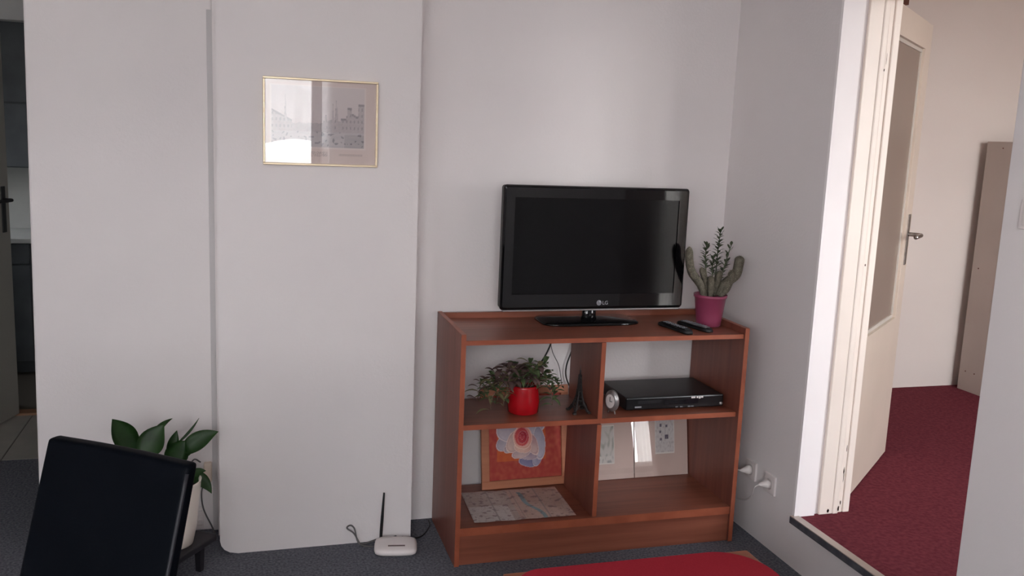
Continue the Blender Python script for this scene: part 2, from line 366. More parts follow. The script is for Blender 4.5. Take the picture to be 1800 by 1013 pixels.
def curtain(name, xa, xb, y, z0, z1, m_, amp, waves, label, hem=0):
    bm = bmesh.new(); n = int(waves * 10); top = []; bot = []
    for i in range(n + 1):
        t = i / n; x = lerp(xa, xb, t); yy = y + amp * math.sin(t * waves * 2 * PI) + amp * .3 * math.sin(t * waves * 4.7)
        top.append(bm.verts.new((x, yy, z1))); bot.append(bm.verts.new((x, yy, z0 + hem * math.sin(t * 9) * .6 + hem * math.sin(t * 23) * .3)))
    for i in range(n): bm.faces.new((bot[i], bot[i + 1], top[i + 1], top[i]))
    return tag(obj(name, bm, m_, smooth=True), label, 'curtain')
curtain('curtain', -1.455, -1.365, -4.90, .3, 2.45, mat('grey_drape', srgb(120, 112, 106), rough=.95), .015, 2, 'narrow grey drape at the right side of the living room window')
curtain('curtain', WIN_A[0] - .05, -1.28, -4.95, 1.46, 2.42, SHEER, .02, 18, 'short sheer white curtain over the upper living room window', .06)
curtain('curtain', .98, 1.12, -3.13, .25, 2.6, LACE, .012, 4, 'narrow lace curtain gathered in front of the balcony door of the next room')
box_ = struct('floor', .003, 3.3, -3.2, .873, S - .06, S, REDCAR, 'burgundy red carpet of the raised room beyond the doorway', 'floor')
struct('wall_next_room', .25, 3.3, .873, 1.02, 0, CH, WALL2, 'white end wall of the red carpeted room, warm light put into its paint')
struct('wall_next_room', 3.3, 3.45, -3.45, 1.02, 0, CH, WALL2, 'far side wall of the red carpeted room, out of sight')
struct('ceiling', 0, 3.45, -3.45, 1.02, CH, CH + .1, CEIL, 'white ceiling of the red carpeted room', 'ceiling')
struct('wall_next_room', .13, .25, .2, .873, 0, CH, WALL2, 'side wall of the red carpeted room, hidden behind the open door')
# step edge: light metal strip above a dark rubber band
t = thing('trim_1', 'step edge with pale metal strip over a dark band along the doorway', 'step edge', (0, -1.1, S)); t['kind'] = 'structure'
box('nosing', -.012, .022, -3.2 + 1.1, DY1 + 1.1 - .002, 0, .004, NOSE, t, .001)
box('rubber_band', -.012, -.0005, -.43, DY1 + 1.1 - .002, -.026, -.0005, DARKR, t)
# dark seam and slim vertical cover strip where wall and chimney breast meet
t = thing('trim_2', 'slim vertical cover strip between the left wall and the chimney breast', 'trim', (-2.16, .06, 0)); t['kind'] = 'structure'
bm = bmesh.new(); add_box(bm, -.006, .0145, -.005, 0, .0, 2.03, .001); obj('cover_strip', bm, mat('grey_strip', srgb(198, 194, 194), rough=.8), t)
# ---- hallway at the far left
t = thing('floor', 'hallway floor of pale square tiles beyond the dark carpet', 'tiled floor', (-3.4, 1.035, 0)); t['kind'] = 'structure'
box('grout', -1.2, 1.26, 0, .735, -.05, -.004, GROUT, t)
bm = bmesh.new(); add_box(bm, .002, .358, .002, .730, -.02, 0, .002); ti = obj('tile', bm, TILE, t)
ang = 0
first = True
for i in range(6):
    for j in range(1):
        o = ti if first else ti.copy()
        if not first: COL.objects.link(o)
        first = False; o.parent = t; o.location = (-3.15 + 3.4 - 3 * .36 + i * .36, .004 + j * .36, random.uniform(-.001, 0))
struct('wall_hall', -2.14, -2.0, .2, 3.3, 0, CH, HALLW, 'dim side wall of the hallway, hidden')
struct('trim_3', -3.3, -2.9, 1.75, 1.83, -.02, .012, THRESH, 'brown wooden threshold behind the hallway tiles', 'threshold', .003)
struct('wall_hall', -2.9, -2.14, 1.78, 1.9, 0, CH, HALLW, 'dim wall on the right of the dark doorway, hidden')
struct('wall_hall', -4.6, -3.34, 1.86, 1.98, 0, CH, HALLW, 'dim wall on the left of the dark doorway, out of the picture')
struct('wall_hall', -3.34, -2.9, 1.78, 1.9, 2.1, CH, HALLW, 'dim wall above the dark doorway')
struct('floor', -4.6, -2.0, 1.83, 3.3, -.05, 0, mat('dark_lino', srgb(84, 76, 66), rough=.6), 'brownish floor of the dark kitchen at the far left', 'floor')
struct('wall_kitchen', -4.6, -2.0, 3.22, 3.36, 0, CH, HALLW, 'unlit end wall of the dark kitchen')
t = thing('door_1', 'dim grey door leaf ajar at the far left edge', 'door', (-3.253, 1.768, .012), math.radians(-130)); t['kind'] = 'structure'
t.rotation_euler = (0, 0, math.atan2(1.653 - 1.768, -3.288 + 3.253))
box('door_leaf', 0, .75, 0, .04, 0, 2.02, GREYD, t, .003)
h = box('handle_plate', .04, .075, .04, .046, 1.0, 1.24, MATTB, t, .002)
tube('door_handle', [(.055, .045, 1.17), (.055, .085, 1.17), (.09, .09, 1.17), (.17, .088, 1.17)], .009, MATTB, h)
# kitchen pieces in the dark
t = thing('wall_cupboard', 'barely visible dark kitchen wall cupboard through the left opening', 'cupboard', (-3.6, 3.22, 1.29))
box('body', -.6, .6, -.33, 0, 0, .93, KIT, t)
for k in range(4): box('door', -.6 + k * .3 + .004, -.6 + k * .3 + .296, -.348, -.331, .006, .40, KIT, t, .003)
for k in range(4): box('door', -.6 + k * .3 + .004, -.6 + k * .3 + .296, -.348, -.331, .41, .925, KIT, t, .003)
struct('trim_4', -4.2, -3.0, 3.2, 3.219, .87, 1.288, KIT2, 'dim pale splashback above the dark kitchen worktop', 'splashback')
t = thing('base_cabinet', 'dark kitchen base cabinet with worktop at the far left', 'cabinet', (-3.6, 3.2, 0))
box('worktop', -.6, .6, -.6, 0, .84, .87, KIT2, t, .003)
box('body', -.6, .6, -.56, 0, .08, .839, KIT, t); box('plinth', -.6, .6, -.5, -.02, 0, .079, KIT, t)
for k in range(4):
    d = box('door', -.6 + k * .3 + .004, -.6 + k * .3 + .296, -.578, -.561, .09, .70, KIT, t, .003)
    box('drawer', -.6 + k * .3 + .004, -.6 + k * .3 + .296, -.578, -.561, .71, .835, KIT, t, .003)
    box('handle', -.6 + k * .3 + .03, -.6 + k * .3 + .13, -.6, -.58, .62, .63, MATTB, d)

# ---- door frame of the open doorway
t = thing('door_2', 'white painted door frame with stepped moulding in the doorway', 'door frame', (0, DY1, S)); t['kind'] = 'structure'
zt = 1.955
J = box('jamb_face', .0, .090, -.013, 0, 0, 2.05, JAMB, t)
def mould(nm, x0, x1, y, bev=.004):
    return box(nm, x0, x1, y, -.0005, .0, zt + .05, LAC, t, bev)
mould('moulding', .110, .172, -.014, .004); mould('moulding', .168, .196, -.019, .006); mould('moulding', .196, .222, -.004, .003)
mould('door_stop', .222, .252, -.010, .004)
box('frame_head', .104, .252, -.831, -.03, zt, zt + .055, LAC, t, .004)
for (x, z, h_, w_) in ((.214, .115, .085, .0016), (.213, .155, .03, .003), (.216, .245, .035, .002), (.212, .03, .02, .003), (.190, 1.70, .012, .0035), (.196, 1.72, .05, .0012), (.198, .985, .012, .003), (.150, .004, .02, .006), (.193, .008, .03, .004)):
    bm = bmesh.new(); n = 8; vs = [bm.verts.new((x + w_ * math.cos(2 * PI * k / n) * random.uniform(.6, 1.1), -.0205 if x < .2 and x > .172 else -.0145 if x < .172 else -.0046, z + h_ / 2 + h_ / 2 * math.sin(2 * PI * k / n) * random.uniform(.7, 1))) for k in range(n)]
    f_ = bm.faces.new(vs); bmesh.ops.solidify(bm, geom=[f_], thickness=.001); obj('chip', bm, CHIP, t)
# ---- the open door leaf
ddir = math.atan2(.64126, .76732)
D = thing('door_3', 'white door with a tall frosted glass pane, standing open into the next room', 'door', (.254, -.6575, S + .006), ddir)
D['kind'] = 'structure'
L, HT, TH = .82, 1.965, .04; gx0, gx1, gz0, gz1 = .115, .70, .668, 1.853
bm = bmesh.new()
add_box(bm, 0, gx0, 0, TH, 0, HT, .002); add_box(bm, gx1, L, 0, TH, 0, HT, .002)
add_box(bm, gx0 - .001, gx1 + .001, 0, TH, 0, gz0, .0); add_box(bm, gx0 - .001, gx1 + .001, 0, TH, gz1, HT, 0)
obj('door_leaf', bm, mat('shaded_door_lacquer', srgb(208, 193, 178), srgb(214, 199, 184), rough=.4, scale=(3, 3, 3), bump=.06, bscale=30), D)  # darker copy of the lacquer; the door's weaker light put into its colour
bm = bmesh.new(); b_ = .016
for (a, b, c, d) in ((gx0, gx1, gz0, gz0 + b_), (gx0, gx1, gz1 - b_, gz1), (gx0, gx0 + b_, gz0 + b_, gz1 - b_), (gx1 - b_, gx1, gz0 + b_, gz1 - b_)):
    add_box(bm, a, b, .012, TH - .012, c, d, .002)
obj('glazing_bead', bm, mat('bead_grey', srgb(196, 188, 178), rough=.5), D)
box('glass_pane', gx0 + .01, gx1 - .01, .018, .022, gz0 + .01, gz1 - .01, FG, D)
for s_ in (-1, 1):
    y0_, y1_ = ((-.005, -.0002) if s_ < 0 else (TH + .0002, TH + .005))
    p = box('handle_plate', .742, .778, y0_, y1_, .905, 1.135, CHROME, D, .002)
    yy = -.005 if s_ < 0 else TH + .005
    tube('door_handle', [(.76, yy, 1.045), (.76, yy + s_ * .045, 1.045), (.745, yy + s_ * .055, 1.045), (.70, yy + s_ * .056, 1.045), (.64, yy + s_ * .052, 1.043)],
         .0095, CHROME, p, 10)
for z in (.28, 1.68):
    lathe('hinge', [(.008, z), (.009, z + .003), (.009, z + .08), (.008, z + .085)], LAC, D, 12, (-.004, -.006, 0))
# things in the next room
t = thing('tall_cabinet', 'tall beige cabinet standing against the end wall on red carpet', 'cabinet', (2.16, .81, S))
box('side_panel', 0, .018, -.62, 0, 0, 1.497, BEIGE, t, .0015)
box('side_panel', .75, .768, -.62, 0, 0, 1.497, BEIGE, t, .0015)
box('top', .0185, .7495, -.62, 0, 1.479, 1.497, BEIGE, t); box('body', .0185, .7495, -.60, -.005, .05, 1.478, BEIGE, t)
for k in range(2): box('door', .02 + k * .366, .382 + k * .366, -.638, -.6205, .06, 1.475, BEIGE, t, .002)
for (y, z) in ((-.05, .12), (-.05, .75), (-.12, .12), (-.12, 1.46)):
    lathe('screw', [(.004, 0), (.004, .002)], BROWN, t, 10).matrix_local = Matrix.Translation((-.002, y, z)) @ Matrix.Rotation(PI / 2, 4, 'Y')
tag(box('wall_board', -.9, 0, -.03, 0, 0, .3, BROWN, None, .003, (1.533, .873, 2.427)),
    'dark brown wooden board on the end wall, glimpsed above the open door', 'board')
# light switch on the near wall
t = thing('light_switch', 'white light switch at the right edge of the picture', 'switch', (0, -1.64, 1.465))
box('switch_plate', -.009, -.0002, -.05, .045, -.041, .041, WPLAS, t, .003); box('rocker', -.013, -.0092, -.032, .03, -.03, .03, WPLAS, t, .002)

# ------------------------------------------------------------------ the wooden shelf unit
RC = -.0081
K = thing('shelf_unit', 'low open shelf unit in reddish cherry wood with four compartments', 'shelf unit', (-1.2845, -.019, 0), RC)
Wc, Dc, Hc, T = 1.177, .435, .900, .019
def panel(name, x0, x1, y0, y1, z0, z1, m_, edges=(), bev=.0012):
    p = box(name, x0, x1, y0, y1, z0, z1, m_, K, bev); return p
for x in (0, Wc - T):
    p = panel('side_panel', x, x + T, -Dc, 0, 0, Hc, WOODZ)
    box('edge_band', x + .0005, x + T - .0005, -Dc - .0014, -Dc - .0001, .0, Hc - .001, EDGE, p)
    box('edge_band', x + .001, x + T - .001, -Dc, -.001, Hc + .0001, Hc + .0012, EDGE, p)
def shelf(z0, z1, yb_, yf_, x0=T, x1=Wc - T):
    p = panel('shelf', x0 + .0003, x1 - .0003, yf_, yb_, z0, z1, WOODX)
    box('edge_band', x0 + .0005, x1 - .0005, yf_ - .0014, yf_ - .0001, z0 + .0003, z1 - .0003, EDGE, p)
shelf(.857, .875, -.019, -Dc + .010)                # top board, sunk between the sides
panel('back_rim', T, Wc - T, -.018, 0, .80, Hc - .002, WOODX)
shelf(.530, .550, -.075, -Dc + .022)
shelf(.118, .150, -.008, -Dc + .006)
xd = .562
for z0, z1 in ((.551, .856), (.151, .529)):
    p = panel('divider', xd - .009, xd + .0095, -Dc + .012, -.088, z0, z1, WOODZ)
    box('edge_band', xd - .0085, xd + .009, -Dc + .0106, -Dc + .0119, z0 + .001, z1 - .001, EDGE, p)
panel('plinth', T + .0003, Wc - T - .0003, -Dc + .010, -Dc + .028, 0, .117, WOODX)
ZT, ZM, ZB = .8752, .5502, .1502

# ------------------------------------------------------------------ television
TVW, TVH = .79, .49
tx0, tx1 = -1.077, -.291
TV = thing('television', 'black flat screen television on a glossy swivel stand atop the shelf unit', 'television', (-.684, -.20, ZT + .001))
def rr_box(bm, x0, x1, y0, y1, z0, z1, r, n=5):
    vs = []
    for cx, cz, a0 in ((x1 - r, z1 - r, 0), (x0 + r, z1 - r, 90), (x0 + r, z0 + r, 180), (x1 - r, z0 + r, 270)):
        for k in range(n + 1):
            a = math.radians(a0 + 90 * k / n); vs.append((cx + r * math.cos(a), cz + r * math.sin(a)))
    f = [bm.verts.new((x, y0, z)) for x, z in vs]; b = [bm.verts.new((x, y1, z)) for x, z in vs]
    bm.faces.new(f); bm.faces.new(b)
    for i in range(len(vs)): bm.faces.new((f[i], f[(i + 1) % len(vs)], b[(i + 1) % len(vs)], b[i]))
zb, ztv = .940 - ZT, 1.433 - ZT; hw = TVW / 2
bm = bmesh.new()   # glossy bezel as four bars round the screen
sx0, sx1, sz0, sz1 = -hw + .045, hw - .045, zb + .062, ztv - .048
rr_box(bm, -hw, hw, -.012, .03, zb, ztv, .012)
obj('rear_case', (lambda b: (rr_box(b, -hw + .004, hw - .004, -.008, .03, zb + .003, ztv - .003, .012), add_box(b, -hw + .1, hw - .1, .03, .07, zb + .03, ztv - .08, .02), b)[-1])(bmesh.new()), MATTB, TV)
bm.free(); bm = bmesh.new()
outer = []; inner = []; n = 6
for cx, cz, a0 in ((hw - .012, ztv - .012, 0), (-hw + .012, ztv - .012, 90), (-hw + .012, zb + .012, 180), (hw - .012, zb + .012, 270)):
    for k in range(n + 1):
        a = math.radians(a0 + 90 * k / n); outer.append((cx + .012 * math.cos(a), cz + .012 * math.sin(a)))
def clampi(p): return (min(max(p[0], sx0), sx1), min(max(p[1], sz0), sz1))
prof = [(0.0, -.010), (.004, -.017), (.012, -.020), (1.0, -.020)]   # (share of the way inward, y)
rings = []
for s_, y in [(0, -.008)] + prof:
    ring = []
    for p in outer:
        q = clampi(p); dx, dz = q[0] - p[0], q[1] - p[1]; l = math.hypot(dx, dz) or 1
        k = 1.0 if s_ == 1.0 else min(1, s_ / l); ring.append(bm.verts.new((p[0] + dx * k, y, p[1] + dz * k)))
    rings.append(ring)
rings.append([bm.verts.new((clampi(p)[0], -.010, clampi(p)[1])) for p in outer])
for a, b in zip(rings, rings[1:]):
    for i in range(len(outer)):
        j = (i + 1) % len(outer)
        try: bm.faces.new((a[i], a[j], b[j], b[i]))
        except ValueError: pass
bmesh.ops.remove_doubles(bm, verts=bm.verts, dist=1e-5)
obj('bezel', bm, GLOSSB, TV)
box('screen', sx0 - .002, sx1 + .002, -.0155, -.009, sz0 - .002, sz1 + .002, SCREEN, TV)
box('chrome_strip', -hw + .012, hw - .012, -.0195, .0, zb - .006, zb - .0002, SILVER, TV, .0015)
lm = Matrix.Translation((.035, -.0203, zb + .018)) @ Matrix.Rotation(PI / 2, 4, 'X')
text('logo', 'LG', .021, MARK, TV, lm)
bm = bmesh.new()
c = Matrix.Translation((.021, -.0203, zb + .0255)) @ Matrix.Rotation(PI / 2, 4, 'X')
def ring2d(bm, r0, r1, a0, a1, n=24):
    pr = None
    for k in range(n + 1):
        a = math.radians(lerp(a0, a1, k / n)); v = (bm.verts.new((r0 * math.cos(a), r0 * math.sin(a), 0)), bm.verts.new((r1 * math.cos(a), r1 * math.sin(a), 0)))
        if pr: bm.faces.new((pr[0], pr[1], v[1], v[0]))
        pr = v
ring2d(bm, .0, .0105, 0, 360); bmesh.ops.transform(bm, matrix=c, verts=bm.verts); d = obj('logo_disc', bm, MARK, TV)
bm = bmesh.new(); ring2d(bm, .0062, .0078, 90, 350, 20); add_box(bm, -.0018, 0, -.004, .004, 0, .0002); add_box(bm, -.0018, .003, -.004, -.0026, 0, .0002)
add_box(bm, .002, .0078, -.0014, 0, 0, .0002); ring2d(bm, 0, .0012, 0, 360, 8)
bmesh.ops.transform(bm, matrix=Matrix.Translation((0, -.0003, 0)) @ c, verts=bm.verts); obj('logo_face', bm, GLOSSB, d)
# neck and swivel base
bm = bmesh.new(); add_lathe(bm, [(.034, .008), (.030, .03), (.028, zb + .06)], 24)
for v in bm.verts: v.co.y = v.co.y * .6 + .03
obj('neck', bm, GLOSSB, TV, True)
bm = bmesh.new(); n = 40
def base_ring(k, z):
    r = []
    for i in range(n):
        a = 2 * PI * i / n; cx_, sy_ = math.cos(a), math.sin(a); e_ = .42
        r.append(bm.verts.new((k * .21 * math.copysign(abs(cx_) ** e_, cx_), .055 + k * .105 * math.copysign(abs(sy_) ** e_, sy_), z)))
    return r
rs = [base_ring(1, 0), base_ring(1, .006), base_ring(.96, .010), base_ring(.3, .014)]
for a, b in zip(rs, rs[1:]):
    for i in range(n): bm.faces.new((a[i], a[(i + 1) % n], b[(i + 1) % n], b[i]))
bm.faces.new(rs[0]); bm.faces.new(rs[-1]); obj('stand_base', bm, GLOSSB, TV, True)
# leads behind the shelf unit
def cable(label, pts, r, m_, name='cable', cat='cable', group=None):
    p0 = Vector(pts[0]); o = tube(name, [Vector(p) - p0 for p in pts], r, m_, None, 6, 8, p0); return tag(o, label, cat, group)
Yc = -.012
ap = lambda x, y, yy=Yc: at(x, y, y=yy)
cable('thick black lead slanting down behind the red potted plant', [ap(975, 585), ap(966, 610), ap(957, 628), ap(944, 648), ap(936, 664)], .0035, BCAB)
cable('thin grey lead hanging right of the red potted plant', [ap(966, 590), ap(971, 618), ap(982, 642), ap(986, 664), ap(987, 676)], .0016, GREYC)
cable('black lead bowing out beside the shelf divider', [ap(1012, 595), ap(1005, 617), ap(996, 642), ap(995, 662), ap(1003, 682), ap(1014, 692)], .0032, BCAB)

# ------------------------------------------------------------------ remotes
def remote(x, y, ang, ln, wd, top_m, label):
    t = thing('remote_control', label, 'remote control', (x, y, ZT + .0005), ang, 'remote controls on the shelf top')
    bm = bmesh.new(); n = 12; rings = []
    for i in range(n + 1):
        u = i / n; w_ = wd / 2 * (1 - .18 * math.sin(PI * min(1, u * 1.25)) ** 2) * (.55 if i in (0, n) else 1); hz = .019 * (.75 + .25 * math.cos(u * 2 * PI)) * (.6 if i in (0, n) else 1)
        rings.append([bm.verts.new(((u - .5) * ln, s * w_ * k, z * hz)) for s, k, z in ((-1, .8, 0), (-1, 1, .35), (-1, .85, .85), (0, 1, 1), (1, .85, .85), (1, 1, .35), (1, .8, 0))])
    for a, b in zip(rings, rings[1:]):
        for k in range(7): bm.faces.new((a[k], a[(k + 1) % 7], b[(k + 1) % 7], b[k]))
    bm.faces.new(rings[0]); bm.faces.new(rings[-1]); obj('case', bm, MATTB, t, True)
    box('key_panel', -ln * .38, ln * .40, -wd * .30, wd * .30, .0155, .0192, top_m, t, .001)
    bm0 = bmesh.new(); add_box(bm0, -.0035, .0035, -.003, .003, 0, .0022, .0006); k0 = obj('button', bm0, BUTTON, t)
    first = True
    for i in range(8):
        for j in (-1, 0, 1):
            o = k0 if first else k0.copy()
            if not first: COL.objects.link(o)
            first = False; o.parent = t; o.location = (-ln * .32 + i * ln * .088, j * wd * .2, .0190)
a = at(1163, 567, z=.885); b = at(1214, 585, z=.885)
def rem_from(a, b): c = (a + b) / 2; return c.x, c.y, math.atan2(b.y - a.y, b.x - a.x), (b - a).length
x, y, an, ln = rem_from(at(1166, 569, z=.884), at(1208, 583, z=.884)); remote(x, y, an, .20, .046, MATTB, 'black remote control, the left one of the pair on the shelf top')
x, y, an, ln = rem_from(at(1199, 567, z=.884), at(1244, 580, z=.884)); remote(x, y, an, .19, .044, mat('remote_grey', srgb(112, 112, 114), rough=.4, metal=.3), 'remote control with grey key panel, next to the pink flowerpot')

# ------------------------------------------------------------------ cactus in the pink pot
P = thing('potted_cactus', 'hairy cacti and leafy stems in a pink flowerpot on the shelf unit', 'potted plant', (-.192, -.275, ZT))
lathe('pot', [(.045, 0), (.050, .004), (.053, .03), (.064, .118), (.068, .120), (.069, .132), (.0645, .132), (.061, .118), (.048, .02)], PINK, P, 40)
lathe('soil', [(.058, .105), (.0608, .116), (.03, .122), (.005, .123)], SOIL, P, 24)
PL = Vector((-.192, -.275, ZT))
def pp(x, y, dy=0): return at(x, y, y=-.275 + dy) - PL
def cactus(pts, r0, label=None):
    sp = smooth_path(pts, 10); bm = bmesh.new(); seg = 14; rings = []; N = len(sp)
    for i, p in enumerate(sp):
        d = (sp[min(i + 1, N - 1)] - sp[max(i - 1, 0)]).normalized(); s = d.cross(Vector((0, 1, 0))).normalized(); u = s.cross(d)
        t = i / (N - 1); rr = r0 * (min(1, .65 + t * 1.2)) * math.sqrt(max(0.02, 1 - max(0, (t - .86) / .14) ** 2))
        rings.append([bm.verts.new(p + (s * math.cos(2 * PI * k / seg) + u * math.sin(2 * PI * k / seg)) * rr * (1 if k % 2 else .84)) for k in range(seg)])
    for a, b in zip(rings, rings[1:]):
        for k in range(seg): bm.faces.new((a[k], a[(k + 1) % seg], b[(k + 1) % seg], b[k]))
    bm.faces.new(rings[0]); bm.faces.new(rings[-1])
    o = obj('cactus_column', bm, CACT, P, True)
    bm = bmesh.new()
    for i in range(3, N):
        p = sp[i]; t = i / (N - 1); d = (sp[min(i + 1, N - 1)] - sp[i - 1]).normalized()
        for k in range(16):
            a = random.uniform(0, 2 * PI); s = d.cross(Vector((0, 1, 0))).normalized(); u = s.cross(d)
            rr = r0 * (min(1, .65 + t * 1.2)) * math.sqrt(max(0.02, 1 - max(0, (t - .86) / .14) ** 2)) * .9
            dr = s * math.cos(a) + u * math.sin(a); q = p + dr * rr; dd = (dr + d * random.uniform(-.2, .8)).normalized() * random.uniform(.006, .012)
            w_ = d.cross(dr).normalized() * .0006; v = [bm.verts.new(x) for x in (q - w_, q + w_, q + dd)]; bm.faces.new(v)
    h = obj('spines', bm, SPINE, o); h['kind'] = 'stuff'
cactus([pp(1238, 522, -.02), pp(1231, 500, -.02), pp(1217, 480), pp(1212, 458), pp(1212, 434)], .0175)
cactus([pp(1240, 520), pp(1240, 495), pp(1233, 470)], .013)
cactus([pp(1262, 520), pp(1274, 500), pp(1293, 484), pp(1299, 464), pp(1301, 450)], .021)
cactus([pp(1254, 520, .01), pp(1260, 498, .01), pp(1266, 476)], .014)
cactus([pp(1248, 522, -.02), pp(1250, 505, -.02), pp(1249, 485, -.02)], .015)
cactus([pp(1266, 521, -.01), pp(1278, 507, -.01), pp(1286, 484, -.01), pp(1283, 478, -.01)], .015)
for pts, n in (([pp(1252, 520, .02), pp(1258, 480, .02), pp(1262, 440, .02), pp(1267, 404, .02)], 44), ([pp(1246, 518), pp(1241, 480), pp(1240, 455), pp(1242, 430)], 26),
               ([pp(1262, 515, .03), pp(1270, 480, .03), pp(1279, 450, .03), pp(1287, 427, .03)], 8), ([pp(1250, 515, .04), pp(1264, 490, .04), pp(1279, 458, .04)], 22), ([pp(1255, 515), pp(1252, 480), pp(1254, 450)], 24)):
    st = tube('leafy_stem', pts, lambda t: .0032 * (1 - t * .5), CROWNL, P, 6)
    sp = smooth_path(pts, 12)
    for i in range(n):
        t = .42 + .58 * i / n; p = sp[min(int(t * (len(sp) - 1)), len(sp) - 1)]; a = i * 2.4
        d = Vector((math.cos(a), math.sin(a), .55 if i < n - 5 else 1.3)); ln = random.uniform(.024, .034) * (1.15 - .5 * (t - .4))
        q = p + d.normalized() * ln; mdl = p + Vector((d.x, d.y, 1.0)).normalized() * ln * .6
        leaf('leaf', p, mdl, q, .0115, (0, 0, 1), CROWNL, P, nseg=5, peak=.6)

# ------------------------------------------------------------------ red pot with trailing plant
PL = at(919, 725, z=ZM); PL.y = -.30; PL.x = -.992; PL.z = ZM
P = thing('potted_trailing_plant', 'trailing plant with purple green strap leaves in a glossy red pot', 'potted plant', PL)
lathe('pot', [(.056, 0), (.061, .004), (.064, .05), (.057, .104), (.0565, .112), (.052, .112), (.050, .09), (.05, .02)], REDPOT, P, 40)
lathe('soil', [(.049, .09), (.0495, .098), (.02, .103), (.003, .104)], SOIL, P, 24)
random.seed(11)
def stem_leaves(pts, n, m_, ln=.045, wd=.008):
    tube('stem', pts, .0016, mat('trailing_stem', srgb(110, 84, 70), rough=.7), P, 5, 6)
    sp = smooth_path(pts, 10)
    for i in range(n):
        t = .25 + .75 * (i + 1) / n; p = sp[min(int(t * (len(sp) - 1)), len(sp) - 1)]; a = i * 2.2 + random.uniform(-.5, .5)
        d = Vector((math.cos(a), math.sin(a) * .9, random.uniform(-.15, .9))).normalized(); l_ = ln * random.uniform(.7, 1.2)
        q = p + d * l_ + Vector((0, 0, -.28 * l_)); mid = p + d * l_ * .55 + Vector((0, 0, .15 * l_))
        if PL.y + q.y > -.02: continue
        leaf('leaf', p, mid, q, wd * random.uniform(.8, 1.2), (0, 0, 1) if abs(d.z) < .8 else (1, 0, 0), m_ if random.random() < .75 else random.choice((SPID1, SPID2, SPID3)), P, nseg=5)
spec = [(-.11, .02, .15, SPID2), (-.08, -.02, .185, SPID2), (-.04, .03, .175, SPID2), (-.01, -.03, .165, SPID1), (.03, .02, .185, SPID2), (.06, -.02, .18, SPID1), (.09, .0, .19, SPID1),
        (-.09, -.06, .14, SPID2), (-.03, -.06, .15, SPID1), (.03, -.06, .15, SPID2), (.08, -.05, .14, SPID1), (-.13, .0, .13, SPID2), (.12, .02, .15, SPID1), (.0, .06, .16, SPID2), (-.06, .06, .16, SPID2)]
for x, y, z, m_ in spec:
    stem_leaves([(x * .25, y * .25, .10), (x * .5, y * .5, .10 + (z - .1) * .8), (x, y, z)], 11, m_, .062, .020)
for x, y, z, m_ in ((-.165, -.02, .07, SPID1), (-.15, -.055, .03, SPID3), (-.185, .01, .05, SPID1), (-.10, -.06, .045, SPID3), (-.14, -.03, .10, SPID2), (-.17, .04, .09, SPID2), (.115, -.03, .055, SPID1), (.10, -.06, .04, SPID1), (.145, .0, .085, SPID1), (-.12, -.04, .06, SPID1)):
    stem_leaves([(x * .25, y * .25, .105), (x * .6, y * .6, .13), (x * .92, y * .95, (z + .125) / 2 + .01), (x, y, z)], 11, m_, .056, .018)

# ------------------------------------------------------------------ tower figurine
p = at(1022, 727, z=ZM)
F = thing('tower_figurine', 'small dark metal lattice tower figurine beside the shelf divider', 'figurine', (-.774, -.34, ZM), math.radians(4)); F.scale = (.78, .8, .98)
def leg_r(z): return .004 + .036 * math.exp(-z / .042)        # half width of the tower at a height
for sx_, sy_ in ((-1, -1), (1, -1), (1, 1), (-1, 1)):
    bm = bmesh.new(); pts = [Vector((sx_ * leg_r(z), sy_ * leg_r(z), z)) for z in [k * .012 for k in range(14)]]
    add_tube(bm, pts, lambda t: .0052 * (1 - t) + .0022, 4); obj('leg', bm, IRON, F)
bm = bmesh.new()
for k in range(12):
    z0, z1 = .014 + k * .011, .025 + k * .011; a, b = leg_r(z0), leg_r(z1)
    for (ux, uy) in ((0, -1), (0, 1), (1, 0), (-1, 0)):
        q = lambda s, r, z: Vector((s * r, uy * r, z)) if uy else Vector((ux * r, s * r, z))
        add_tube(bm, [q(-1, a, z0), q(1, b, z1)], .0011, 4); add_tube(bm, [q(1, a, z0), q(-1, b, z1)], .0011, 4)
obj('lattice', bm, IRON, F)
for z, k in ((.048, 1.15), (.088, 1.3)):
    r = leg_r(z) * k + .002; box('platform', -r, r, -r, r, z, z + .005, IRON, F, .001)
lathe('spire', [(.0055, .150), (.004, .165), (.0042, .172), (.0016, .178), (.0008, .196)], IRON, F, 8)
bm = bmesh.new()
for sx_, sy_ in ((-1, -1), (1, -1), (1, 1), (-1, 1)): add_box(bm, sx_ * .040 - .008, sx_ * .040 + .008, sy_ * .040 - .008, sy_ * .040 + .008, 0, .008, .001)
obj('feet', bm, IRON, F)
for s_, ax in ((-1, 0), (1, 0), (-1, 1), (1, 1)):
    pts = [Vector((lerp(-.036, .036, k / 10), s_ * .036, .006 + .03 * math.sin(PI * k / 10))) for k in range(11)]
    if ax: pts = [Vector((p_.y, p_.x, p_.z)) for p_ in pts]
    bm = bmesh.new(); add_tube(bm, pts, .0022, 4); obj('arch', bm, IRON, F)

